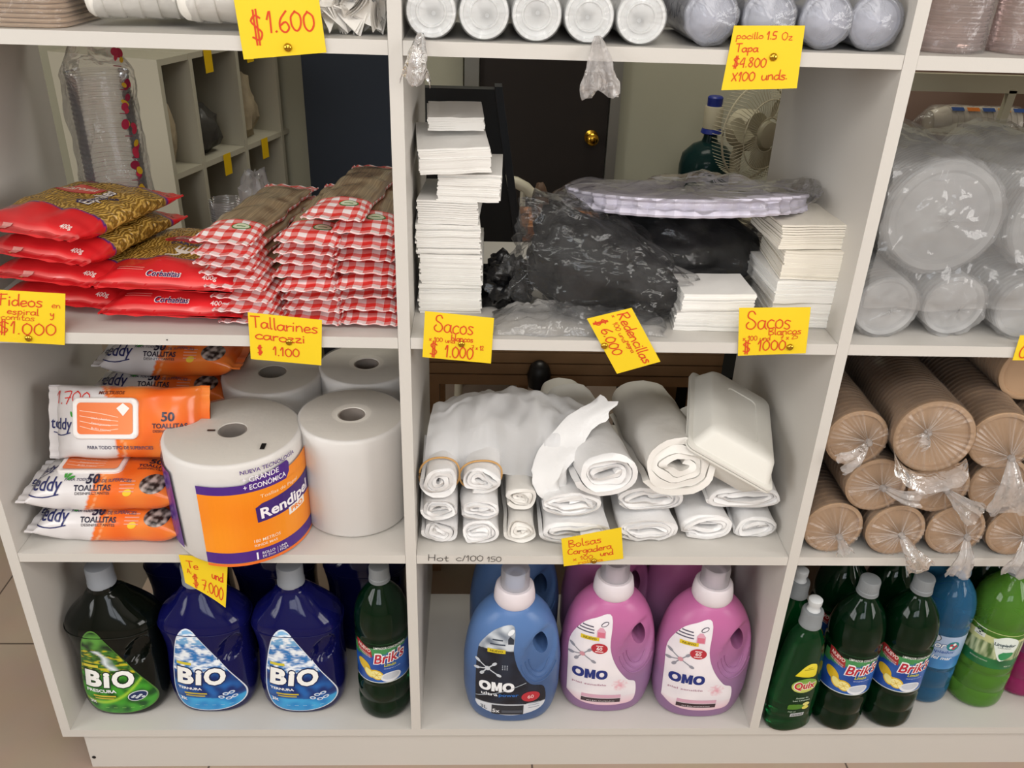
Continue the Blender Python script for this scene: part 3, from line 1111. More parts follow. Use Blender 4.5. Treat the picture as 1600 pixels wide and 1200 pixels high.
# --- five-litre style bottles with a handle hole
def omo_body():
    prof = [(0, -.064, .064, .044), (.006, -.074, .074, .051), (.03, -.082, .082, .055), (.07, -.087, .087, .057), (.12, -.087, .087, .057), (.16, -.083, .083, .055),
            (.19, -.077, .077, .053), (.215, -.068, .067, .049), (.233, -.056, .055, .043), (.247, -.041, .040, .036), (.254, -.030, .030, .0295), (.262, -.029, .029, .029)]
    mb = body_loft(prof, 60, 2.35, ((.046, .165, .030, .056, R(-14), .010),), 80)
    b = mb.build('bottle_body', M['board'])
    cut = MB()
    n = 32
    ring = []
    for y in (-.2, .2):
        r = []
        for j in range(n):
            a = 2 * PI * j / n
            x, z = .0125 * math.cos(a), .026 * math.sin(a)
            x -= .006 * (z / .026)
            r.append((.046 + x, y, .185 + z * .95))
        ring.append(r)
    cut.rings(ring)
    c = cut.build('cutter', M['board'], smooth=False)
    md = b.modifiers.new('hole', 'BOOLEAN')
    md.operation, md.object, md.solver = 'DIFFERENCE', c, 'EXACT'
    dg = bpy.context.evaluated_depsgraph_get()
    me = bpy.data.meshes.new_from_object(b.evaluated_get(dg))
    bpy.data.objects.remove(c)
    bpy.data.objects.remove(b)
    me.name = 'bottle_body'
    me.shade_smooth()
    me.set_sharp_from_angle(angle=R(42))
    return me, mb.bvh()


OMO_ME, OMO_BVH = omo_body()


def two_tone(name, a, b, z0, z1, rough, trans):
    """tinted plastic: height ramp of liquid colour, with light through the shoulder painted in"""
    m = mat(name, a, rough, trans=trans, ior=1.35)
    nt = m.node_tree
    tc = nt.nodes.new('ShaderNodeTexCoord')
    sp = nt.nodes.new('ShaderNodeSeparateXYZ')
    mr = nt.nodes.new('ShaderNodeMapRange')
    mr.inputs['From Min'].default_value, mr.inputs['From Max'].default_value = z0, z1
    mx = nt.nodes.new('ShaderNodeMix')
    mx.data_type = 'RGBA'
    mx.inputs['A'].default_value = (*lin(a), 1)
    mx.inputs['B'].default_value = (*lin(b), 1)  # upper tone: tinted wall plus light passing through it, put into the colour
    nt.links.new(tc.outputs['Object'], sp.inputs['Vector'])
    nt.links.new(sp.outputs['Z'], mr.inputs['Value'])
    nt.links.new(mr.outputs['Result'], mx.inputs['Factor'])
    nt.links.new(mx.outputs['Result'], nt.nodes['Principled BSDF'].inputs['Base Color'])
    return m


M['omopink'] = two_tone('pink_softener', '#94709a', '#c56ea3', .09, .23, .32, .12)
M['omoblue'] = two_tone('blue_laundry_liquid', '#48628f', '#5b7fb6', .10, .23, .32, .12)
M['whitecollar'] = mat('white_collar_plastic', '#dcd3d8', 0.4)
M['cupcap'] = film('frosted_cup_cap', haze=.34, rough=.2, bump=.0, hazecol=(.92, .9, .94), gain=1.2)
OMO_PINK = [(887, 1089), (889, 1050), (893, 1013), (912, 986), (935, 974), (958, 971), (954, 1012), (962, 1039), (979, 1061), (993, 1069), (990, 1096), (970, 1101), (935, 1102), (905, 1099)]
OMO_BLUE = [(743, 1104), (743.5, 1060), (746, 1030), (752, 1012), (775, 991), (804, 986), (803, 1020), (811, 1047), (828, 1068), (850, 1077), (849, 1106), (817, 1116), (782, 1117), (750, 1110)]
PINK_ROOT = Vector((0.3385, 0.086, 0))
BLUE_ROOT = Vector((0.163, 0.064, 0))


def omo_word(d, x, z, h, w, c, off):
    """heavy block letters: ring, M, ring"""
    ow, mw, st = w * .335, w * .30, h * .26
    for cx in (x - w / 2 + ow / 2, x + w / 2 - ow / 2):
        o = [(cx + ow / 2 * math.copysign(abs(math.cos(a)) ** .85, math.cos(a)), z + h / 2 + h / 2 * math.copysign(abs(math.sin(a)) ** .85, math.sin(a))) for a in [2 * PI * i / 28 for i in range(28)]]
        i_ = [(cx + (ow / 2 - st) * math.cos(a), z + h / 2 + (h / 2 - st * .95) * math.sin(a)) for a in [2 * PI * i / 28 for i in range(28)]]
        d.poly(o, c, off, holes=[i_])
    a, b = x - mw / 2, x + mw / 2
    d.poly([(a, z), (a, z + h), (a + st * 1.05, z + h), (x, z + h * .48), (b - st * 1.05, z + h), (b, z + h), (b, z), (b - st, z), (b - st, z + h * .52), (x + st * .35, z + h * .10), (x - st * .35, z + h * .10), (a + st, z + h * .52), (a + st, z)], c, off)


def omo_label(kind, t):
    root, out, yf = (PINK_ROOT, OMO_PINK, .030) if kind == 'pink' else (BLUE_ROOT, OMO_BLUE, .009)
    def q(px, py):
        p = at(px, py, y=yf) - root
        return p.x, p.z
    d = Decal()
    o = [q(*p) for p in out]
    if kind == 'pink':
        def col(u, v):
            lo = min(p[1] for p in o)
            c = mix3('#efe9ee', '#e2dde4', .5 + nz(u, v, 2, 30))
            k = (v - lo) / .03
            if k < .85:
                c = mix3('#e3bcc9', c, max(0, k))
            fx, fz = q(968, 1070)
            r = math.hypot(u - fx, v - fz)
            if r < .015:
                c = mix3('#d9788f', c, .35 + r / .024 + nz(u, v, 3, 200) * .6)
            return c
        d.poly(o, col, 1, .0028, smooth=5)
        omo_word(d, *q(921.5, 1061), .0225, .062, '#1e2f78', 3)
        d.text('piel sensible', *q(921, 1071), .0045, '#b28a9c', 3, .01, width=.060)
        x0, z0 = q(908, 1096)
        x1, z1 = q(969, 1091)
        d.rect(x0, z0 - .002, x1, z1, '#3a2b33', 3)
        d.rect(x0, z1 + .0015, x1, z1 + .010, '#d3a5ba', 3)
        d.text('PH BALANCEADO', (x0 + x1) / 2, z0, .0028, '#e8e0e4', 4, width=.05)
        ex, ez = q(937, 1015)
        d.ell(ex, ez, .0145, .0115, '#b3303c', 3)
        d.text('60', ex, ez - .0035, .007, '#f2e4e4', 4, .02)
        d.rect(ex - .006, ez + .0048, ex + .006, ez + .0068, '#e9c9cb', 4)
        d.rect(ex - .007, ez - .0078, ex + .007, ez - .0056, '#e9c9cb', 4)
        yx, yz = q(923, 1002)
        d.rect(yx - .0155, yz - .0035, yx + .0155, yz + .0045, '#d8bd2e', 3)
        d.text('NUEVO', yx, yz - .0015, .004, '#3a3418', 4, .01, width=.022)
        for i, (px, py, w) in enumerate(((921, 986, .018), (919, 990, .024), (917, 994, .028))):
            x, z = q(px, py)
            d.rect(x - w / 2, z - .0012, x + w / 2, z + .0012, '#5a5668', 3)
        bx, bz = q(940, 993)
        d.poly([(bx - .007, bz - .010), (bx + .008, bz - .010), (bx + .008, bz + .004), (bx + .003, bz + .011), (bx - .002, bz + .011), (bx - .007, bz + .004)], '#d7a0b4', 3)
        d.poly([(bx - .0055, bz - .0085), (bx + .0065, bz - .0085), (bx + .0065, bz + .002), (bx - .0055, bz + .002)], '#cf6f86', 4)
        d.ell(bx + .006, bz + .018, .0075, .004, '#4a4656', 3, rot=.6)
        d.ell(bx + .006, bz + .018, .006, .0026, '#e5e0e8', 4, rot=.6)
        cx, cz = q(911, 1026)
        ink = '#8f8f9a'
    else:
        def col(u, v):
            lo, hi = min(p[1] for p in o), max(p[1] for p in o)
            k = (v - lo) / (hi - lo)
            if k > .76:
                return mix3('#c9d0d8', '#6d7786', .5 + nz(u, v, 5, 60) * 1.5)
            if k < .14:
                return lin('#d4d9e2')
            return mix3('#10131c', '#222a3a', .5 + nz(u, v, 5, 40))
        d.poly(o, col, 1, .0028, smooth=5)
        omo_word(d, *q(776, 1080), .0225, .062, '#eef0f4', 3)
        x, z = q(752, 1087)
        d.text('ultra', x, z, .0072, '#e8ebf0', 3, .015, align='l', width=.029)
        d.text('power', x + .031, z, .0072, '#2f6fc0', 3, .015, align='l', width=.035)
        ex, ez = q(829, 1088)
        d.ell(ex, ez, .0165, .0125, '#b3303c', 3)
        d.text('60', ex, ez - .004, .008, '#e2b9bc', 4, .02)
        yx, yz = q(776, 1020)
        d.rect(yx - .0155, yz - .0035, yx + .0155, yz + .005, '#d0bb2a', 3)
        d.text('NUEVO', yx, yz - .0012, .004, '#3a3418', 4, .01, width=.022)
        for w, py in ((.018, 1004), (.026, 1010)):
            x, z = q(778, py)
            d.rect(x - w / 2, z - .0014, x + w / 2, z + .0014, '#3d4756', 3)
        x, z = q(798, 1002)
        d.poly([(x - .004, z - .010), (x + .006, z - .010), (x + .006, z), (x - .001, z + .006), (x - .004, z)], '#2b323e', 3)
        d.ell(x + .001, z + .013, .007, .004, '#e3e7ec', 3, rot=.8)
        a, b = q(768, 1115), q(818, 1101)
        d.rect(a[0], a[1] - .002, b[0], b[1], '#2a2e36', 3)
        d.text('5x', a[0] + .008, a[1] + .003, .009, '#e6e9ee', 4, .02, width=.013)
        d.text('3L', *q(756, 1110), .009, '#6a7078', 4, .01)
        d.rect(a[0] + .018, a[1] + .003, b[0] - .002, a[1] + .010, '#4b515c', 4)
        for i in range(3):
            x, z = q(834, 1098 + i * 4)
            d.rect(x - .010, z - .0005, x + .010, z + .0008, '#8c93a0', 3)
        d.stroke([q(744, 1092), q(760, 1087), q(790, 1078), q(822, 1066)], .0012, '#b9c2ce', 3)
        cx, cz = q(762, 1046)
        ink = '#c3c9d2'
        for i in range(9):
            d.ell(cx + .026 + .004 * (i % 3), cz + .001 + .004 * (i // 3), .0011, .0011, '#aab3c0', 3, n=8)
    # splash emblem: five drops round a small heart
    for a, ln in ((2.5, .021), (.75, .016), (-.6, .024), (-2.2, .016), (3.4, .019)):
        ex, ez = cx + ln * math.cos(a), cz + ln * math.sin(a)
        d.stroke([(cx, cz), ((cx + ex) / 2, (cz + ez) / 2), (ex, ez)], .0022, ink, 3, 0)
        d.ell(ex, ez, .0052, .0030, ink, 3, rot=a, n=14)
    d.ell(cx, cz, .0046, .0046, ink if kind == 'blue' else '#c9909c', 4, n=14)
    d.build('front_label', M['print_gloss'], map_front(OMO_BVH), t)


def omo_bottle(kind, labelled=True):
    t = thing('laundry_bottle', '', 'bottle')
    me = OMO_ME.copy()
    me.materials.clear()
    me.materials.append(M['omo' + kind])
    b = bpy.data.objects.new('bottle_body', me)
    COL.objects.link(b)
    b.parent = t
    gr = MB()
    for k in range(3):
        pts = []
        for i in range(15):
            a = R(200 + 130 * i / 14)
            rx, rz = .020 + .0075 * k, .046 + .008 * k
            pts.append((.046 + rx * math.cos(a), .168 + rz * math.sin(a)))
        f = map_front(OMO_BVH)
        P = [f(*p) for p in pts]
        P = [h[0] + h[1] * .0002 for h in P if h]
        if len(P) > 3:
            gr.tube(P, .0013, 6)
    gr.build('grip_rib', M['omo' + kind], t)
    MB().lathe([(.033, .252), (.036, .258), (.0355, .268), (.033, .283), (.030, .286)], 40).build('collar', M['whitecollar'], t)
    MB().lathe([(.0255, .286), (.0245, .318), (.023, .321)], 40, cap0=False).build('dosing_cap', M['cupcap'], t)
    MB().lathe([(.0175, .270), (.017, .310), (.012, .311), (.012, .300)], 32, cap0=False, cap1=True).build('pour_spout', mat('spout_plastic', '#b9a8b4' if kind == 'pink' else '#9aa6c0', .4), t)
    if labelled:
        omo_label(kind, t)
    return t


G = 'handled laundry bottles on the bottom middle board'
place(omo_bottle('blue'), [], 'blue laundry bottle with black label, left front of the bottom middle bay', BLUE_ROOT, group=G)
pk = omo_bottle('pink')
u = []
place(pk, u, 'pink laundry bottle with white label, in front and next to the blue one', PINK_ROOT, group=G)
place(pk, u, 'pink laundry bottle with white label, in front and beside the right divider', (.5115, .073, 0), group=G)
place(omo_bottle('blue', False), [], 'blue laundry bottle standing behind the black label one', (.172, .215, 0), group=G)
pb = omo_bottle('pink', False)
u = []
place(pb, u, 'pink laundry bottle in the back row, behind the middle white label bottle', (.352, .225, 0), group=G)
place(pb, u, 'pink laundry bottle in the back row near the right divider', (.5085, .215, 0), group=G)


# --- round cleaner bottles
def cleaner_bottle(name, label, liquid, capm, h=.325, r=.0475, art=None, waist=True, loc=(0, 0, 0)):
    t = thing(name, label, 'bottle', loc)
    s = h / .325
    prof = [(r * .80, 0), (r * .90, .004), (r * .97, .010), (r, .018), (r, .040), (r * .965, .044), (r * .965, .048), (r, .052), (r, .078), (r * .95, .083), (r * .95, .089), (r, .094),
            (r * .985, .098), (r * .985, .176), (r, .180), (r, .188), (r * .955, .193), (r * .955, .199), (r, .205), (r * .99, .222), (r * .93, .240), (r * .80, .258), (r * .60, .273), (r * .40, .285), (.0145, .293), (.0145, .300)]
    prof = [(a, z * s) for a, z in prof]
    mb = MB().lathe(prof, 56)
    mb.build('bottle_body', liquid, t)
    cp = MB()
    screw_cap(cp, .0172, .298 * s, h, ridges=36)
    MB().lathe([(.0185, .2955 * s), (.0185, .298 * s)], 32).build('neck_ring', capm, t)
    cp.build('screw_cap', capm, t)
    if art:
        art(t, r * .985, s)
    return t


def briks_art(turn):
    def art(t, r, s):
        d = Decal()
        z0, z1 = .100 * s, .174 * s
        w = .062
        def col(u, v):
            k = (v - z0) / (z1 - z0)
            bnd = .74 + u * 2.2
            if k > bnd:
                return mix3('#2e6e3e', '#4a9458', .5 + nz(u, v, 1, 40))
            return mix3('#1d3f8f', '#2b62b4', .5 + nz(u, v, 2, 35) * 1.3)
        d.poly([(-w, z0), (w, z0), (w, z1), (-w, z1)], col, 1, .003)
        d.rect(-w, z0 - .0016, w, z0, '#cfd6d2', 1)
        d.poly([(-.050, .158 * s), (-.018, .148 * s), (-.020, .163 * s), (-.044, .174 * s), (-.052, .174 * s)], '#a33032', 3)
        d.text('NUEVO', -.034, .161 * s, .0062, '#eed9d4', 4, .02, rot=-.25, width=.026)
        for i in range(2):
            d.text('MAS RENDIDOR', -.034, (.1545 - .0035 * i) * s, .0022, '#e9d9d4', 4, rot=-.3, width=.026)
        d.text('LIMPIADOR CONCENTRADO', .014, .1655 * s, .0040, '#eaf2ea', 3, .01, width=.058)
        for b, c, o in ((.075, '#f0eef0', 4), (.02, '#b32236', 5)):
            d.text('Brik\'s', .0125, .1405 * s, .0180 if o == 4 else .0170, c, o, b, .28, rot=.10, width=.060 if o == 4 else .056)
        d.text('Limón', .012, .1315 * s, .0058, '#c9c832', 4, .02, .2)
        d.text('desengrasa y brilla', .016, .1265 * s, .0022, '#b9c9ea', 4, width=.03)
        for cx, cz, rx, rz, ro in ((-.036, .130, .014, .009, -.5), (-.026, .118, .012, .008, -.8), (-.012, .115, .0125, .0095, -.4)):
            d.ell(cx, cz * s, rx, rz, '#d9b427', 3, ro)
        d.ell(-.026, .118 * s, .0095, .0058, '#ece08c', 4, -.8)
        d.ell(-.012, .115 * s, .0100, .0074, '#efe39a', 4, -.4)
        for k in range(6):
            a = k * PI / 3
            d.stroke([(-.012, .115 * s), (-.012 + .008 * math.cos(a), .115 * s + .0058 * math.sin(a))], .0007, '#d0ac30', 5, 0)
        d.ell(.013, .110 * s, .0185, .0095, '#dfe3ea', 4, .05)
        d.ell(.013, .1115 * s, .0150, .0062, '#c3c9d4', 5, .05)
        f = map_cyl(r, turn=turn)
        d.build('wrap_label', M['print_gloss'], lambda a, b: f(a, z0 + (b - z0) * 1.2), t, cell=.005)
    return art


M['brikgreen'] = mat('dark_green_cleaner', '#0c3a1e', 0.05, trans=0.75, ior=1.33)
M['greycap'] = mat('grey_ribbed_cap', '#7f8386', 0.5)
G = 'round cleaner bottles'
place(cleaner_bottle('cleaner_bottle', '', M['brikgreen'], M['greycap'], .325, .0475, briks_art(R(6))), [], 'dark green cleaner bottle with lemon label, beside the left divider of the bottom row', (-.0685, .0635, 0), group=G)
br = cleaner_bottle('cleaner_bottle', '', M['brikgreen'], M['greycap'], .325, .0475, briks_art(R(-9)))
u = []
place(br, u, 'dark green cleaner bottle with lemon label, next to the washing-up liquid bottle', (.7655, .0345, 0), group=G)
place(br, u, 'dark green cleaner bottle with lemon label, next to the blue cleaner bottle', (.8625, .0405, 0), group=G)
bb_ = cleaner_bottle('cleaner_bottle', '', M['brikgreen'], M['greycap'], .325, .0475, briks_art(R(-9)))
u = []
for x, y, lab in ((.7745, .140, 'dark green cleaner bottle hidden behind the first lemon label bottle'), (.873, .145, 'dark green cleaner bottle hidden behind the second lemon label bottle'),
                  (1.06, .17, 'dark green cleaner bottle behind the bright green floor cleaner')):
    place(bb_, u, lab, (x, y, 0), group='cleaner bottles in the back row')


# --- washing-up liquid with a push-pull cap
def quix(labelled=True):
    t = thing('dish_soap_bottle', '', 'bottle')
    prof = [(0, -.036, .036, .022), (.004, -.041, .041, .026), (.012, -.044, .044, .029), (.030, -.044, .044, .029), (.040, -.0425, .0425, .028), (.050, -.044, .044, .029), (.085, -.045, .045, .030),
            (.14, -.041, .041, .029), (.18, -.036, .036, .028), (.205, -.031, .031, .026), (.222, -.024, .024, .022), (.236, -.0165, .0165, .0165), (.242, -.0155, .0155, .0155)]
    mb = body_loft(prof, 40, 2.3, (), 60)
    mb.build('bottle_body', M['quixgreen'], t)
    cp = MB()
    screw_cap(cp, .0185, .240, .272, ridges=30)
    cp.build('cap', M['greycap'], t)
    MB().lathe([(.012, .271), (.010, .276), (.0095, .281), (.0115, .285), (.0118, .294), (.009, .2965)], 28).build('nozzle', mat('white_nozzle', '#c9ccce', .35), t)
    if labelled:
        d = Decal()
        d.poly([(-.022, .145), (.012, .140), (.017, .150), (.014, .168), (.002, .172), (-.008, .166), (-.016, .155)], lambda u, v: mix3('#d8c81a', '#e6d640', (v - .14) / .03), 1, smooth=3)
        d.rect(-.008, .158, .010, .160, '#a89b1a', 2)
        d.rect(-.002, .162, .006, .1635, '#a89b1a', 2)
        d.ell(0, .121, .024, .0165, lambda u, v: mix3('#c9c96a', '#6b9a3a', abs(v - .112) / .02), 1, cell=.003)
        d.text('Quix', 0, .114, .016, '#efe9dc', 2, .07, width=.042)
        d.text('Quix', 0, .1145, .015, '#b8232c', 3, .03, width=.039)
        d.text('Aroma de', 0, .090, .0038, '#b9cdbb', 2, .01, width=.024)
        d.text('Los Limones', 0, .084, .0038, '#b9cdbb', 2, .01, width=.032)
        d.poly([(-.022, .064), (.004, .064), (.004, .074), (-.020, .076)], '#4c7d23', 1, smooth=3)
        d.ell(.011, .075, .0065, .0045, '#d9d37c', 2)
        d.ell(.011, .066, .0065, .0045, '#d9cf5c', 2)
        d.rect(-.014, .044, .012, .053, '#b9bec2', 1)
        for i in range(7):
            d.rect(-.011 + .003 * i, .046, -.0095 + .003 * i, .051, '#4c5258', 2)
        d.text('750 ml', -.020, .056, .0036, '#a9bdab', 2, align='l')
        d.build('front_label', M['print_gloss'], map_front(mb.bvh()), t)
    return t


M['quixgreen'] = mat('green_dish_soap', '#0d5a2c', 0.05, trans=0.75, ior=1.35)
qx = quix()
u = []
place(qx, u, 'green washing-up liquid bottle with white push cap, in front by the right divider', (.671, .0175, 0), (0, 0, R(10)))
place(quix(False), [], 'green washing-up liquid bottle hidden behind the front one by the divider', (.672, .092, 0), (0, 0, R(-8)))


# --- blue, bright green and pink floor cleaners
def blue_art(t, r, s):
    d = Decal()
    z0, z1 = .098 * s, .178 * s
    d.poly([(-.07, z0), (.07, z0), (.07, z1), (-.07, z1)], lambda u, v: mix3('#7fa0cc', '#a9bcd8', (v - z0) / .08) if v > .128 else mix3('#2d6fb0', '#4d90c8', .5 + nz(u, v, 3, 40)), 1, .004)
    d.ell(-.012, .171 * s, .014, .010, '#20222a', 2)
    d.ell(-.012, .171 * s, .0125, .0085, '#c3cdd8', 3)
    d.text('Vapor', -.010, .150 * s, .013, '#20407c', 2, .06, .2, width=.05)
    d.text('Vapor', -.010, .150 * s, .0125, '#e6edf4', 3, .02, .2, width=.048)
    d.ell(.026, .156 * s, .012, .011, '#1f7f86', 2)
    for k in range(5):
        d.ell(.026 + .005 * math.cos(k * 1.257), .156 * s + .005 * math.sin(k * 1.257), .003, .003, '#e9e9e4' if k % 2 else '#b13a4c', 3, n=12)
    d.text('limpiador', .008, .138 * s, .007, '#1f4f9c', 2, .01, .1, width=.05)
    d.text('brisa del mar', -.002, .122 * s, .008, '#e6edf4', 3, .02, .25, width=.066)
    d.build('wrap_label', M['print_gloss'], map_cyl(r, turn=R(-28)), t, cell=.006)


def green_art(t, r, s):
    d = Decal()
    z0, z1 = .108 * s, .190 * s
    def col(u, v):
        k = (v - z0) / (z1 - z0)
        if k > .72 + .08 * math.sin(u * 30):
            return mix3('#b9c486', '#d3d29a', .5 + nz(u, v, 2, 30))
        if k > .26:
            st = nz(u * 3.2, v * .5, 8, 60)
            return mix3('#4e6a3a', '#c9d3a8', .45 + st * 1.6)
        return mix3('#1c5a34', '#2f8048', .5 + nz(u, v, 5, 30))
    d.poly([(-.072, z0), (.072, z0), (.072, z1), (-.072, z1)], col, 1, .003)
    d.rect(-.044, .170 * s, -.024, .190 * s, '#e3e6de', 2)
    for a, b in ((-.004, 0), (.004, 0), (0, .004), (0, -.004)):
        d.rect(-.034 + a - .0018, .181 * s + b - .0018, -.034 + a + .0018, .181 * s + b + .0018, '#2a3a34', 3)
    d.rect(-.040, .172 * s, -.028, .1735 * s, '#6b736a', 3)
    d.poly([(-.010, .176 * s), (.012, .186 * s), (.034, .176 * s), (.032, .150 * s), (.012, .128 * s), (-.002, .152 * s)], '#dfe9e2', 3, smooth=4)
    d.poly([(.012, .150 * s), (.030, .150 * s), (.028, .140 * s), (.014, .131 * s), (.006, .142 * s)], '#2f8c55', 4, smooth=4)
    d.text('Limpiador', .012, .164 * s, .0066, '#1d3f4c', 5, .02, width=.036)
    d.text('LIQUIDO', .012, .159 * s, .0026, '#3d5c5c', 5, width=.022)
    d.text('BOSQUE NATIVO', -.022, .121 * s, .003, '#c3d9c3', 4, width=.03)
    d.text('900 ml', .03, .114 * s, .0034, '#c3d9c3', 4, width=.014)
    d.build('wrap_label', M['print_gloss'], map_cyl(r, turn=R(-22)), t, cell=.006)


def pink_art(t, r, s):
    d = Decal()
    d.poly([(-.072, .11 * s), (.072, .11 * s), (.072, .185 * s), (-.072, .185 * s)], lambda u, v: mix3('#7a3a68', '#c99ac0', .5 + nz(u, v, 2, 30) * 1.4) if v < .165 else mix3('#c9923a', '#8a6a3a', .5 + nz(u, v, 1, 50)), 1, .004)
    d.build('wrap_label', M['print_gloss'], map_cyl(r, turn=R(-22)), t, cell=.008)


M['bluecl'] = mat('blue_floor_cleaner', '#459ad6', 0.05, trans=0.75, ior=1.33)
M['greencl'] = mat('bright_green_floor_cleaner', '#70b241', 0.05, trans=0.62, ior=1.33)
M['pinkcl'] = mat('magenta_floor_cleaner', '#c2357f', 0.05, trans=0.55, ior=1.33)
M['bluegrey'] = mat('blue_grey_cap', '#8ea0b8', .4)
place(cleaner_bottle('floor_cleaner_bottle', '', M['bluecl'], M['bluegrey'], .318, .0455, blue_art), [], 'blue floor cleaner bottle between a lemon label bottle and the bright green one', (.9595, .0955, 0))
place(cleaner_bottle('floor_cleaner_bottle', '', M['greencl'], M['greycap'], .325, .051, green_art), [], 'bright green floor cleaner bottle with forest label', (1.0575, .0885, 0))
place(cleaner_bottle('floor_cleaner_bottle', '', M['pinkcl'], M['greycap'], .32, .048, pink_art), [], 'magenta floor cleaner bottle half out of view beside the bright green one', (1.158, .112, 0))
place(cleaner_bottle('floor_cleaner_bottle', '', M['bluecl'], M['bluegrey'], .318, .0455, None), [], 'blue floor cleaner bottle hidden behind the labelled blue one', (.968, .196, 0))
# ------------------------------------------------------------------ packets: pouches, wet wipes, paper rolls
def pouch(L, Wd, H, seed, nl=40, n=48, pinch=.012, crease=.0012, e=2.6, colf=None, mif=None, flare=.04, freq=45):
    """a filled bag lying along +y, flat on z = 0, both ends pressed flat"""
    mb = MB()
    ts = [0, pinch * .5 / L, pinch / L]
    ts += [pinch / L + (1 - 2 * pinch / L) * i / nl for i in range(1, nl)]
    ts += [1 - pinch / L, 1 - pinch * .5 / L, 1]
    v, uv, c = [], [], []
    per = 2 * (Wd + H)
    for t in ts:
        k = (t - pinch / L) / (1 - 2 * pinch / L)
        k = max(0.0, min(1.0, k))
        fill = (1 - abs(2 * k - 1) ** 5) ** .62
        h = max(.0022, H * fill)
        w = Wd * (1 + flare * (1 - fill))
        for j in range(n):
            a = 2 * PI * j / n
            cs, sn = math.cos(a), math.sin(a)
            x = w / 2 * math.copysign(abs(cs) ** (2 / e), cs)
            z = h / 2 * math.copysign(abs(sn) ** (2 / e), sn)
            zz = z + H * .42
            zz = max(zz, H * .42 - h * .42)
            y = t * L
            q = crease * (.5 + fill)
            dx, dy, dz = nz(x + seed, y, z, freq), nz(x, y + seed, z + 3, freq), nz(x + 7, y, z + seed, freq)
            if True:
                edge = .004 * math.sin(j * 1.3 + seed) * (1 - fill)
                v.append(Vector((x + dx * q, y + dy * q * .5, max(0, zz + dz * q + edge * .3))))
            uv.append((per * j / n, y))
            if colf:
                c.append(lin(colf(t, x, z, a)))
    f, ms = [], []
    m = len(ts)
    for i in range(m - 1):
        for j in range(n):
            k2 = (j + 1) % n
            f.append((i * n + j, i * n + k2, (i + 1) * n + k2, (i + 1) * n + j))
            ms.append(mif((ts[i] + ts[i + 1]) / 2, 2 * PI * (j + .5) / n) if mif else 0)
    f += [tuple(range(n - 1, -1, -1)), tuple((m - 1) * n + j for j in range(n))]
    ms += [0, 0]
    mb.add(v, f, ms, None, c if colf else None, uv)
    return mb


def map_top(bvh):
    return map_ray(bvh, Matrix.Identity(4))


# --- wet wipes: length along x
WL, WW, WH = .252, .112, .061


def wipes_col(t, x, z, a):
    # t runs left (white) to right (orange)
    xx = t * WL
    s = .098 + .030 * math.sin(a * 1.0 + .6) + .012 * math.sin(t * 9)
    d = xx - s
    if d < 0:
        return mix3('#d5d1d2', '#dedbdc', .5 + nz(x, z, t, 12))
    if d < .010:
        return lin('#e9732b')
    if d < .014:
        return lin('#eba777')
    return mix3('#e2601f', '#ef8a3e', .5 + nz(xx, z, x, 18) * 1.4)


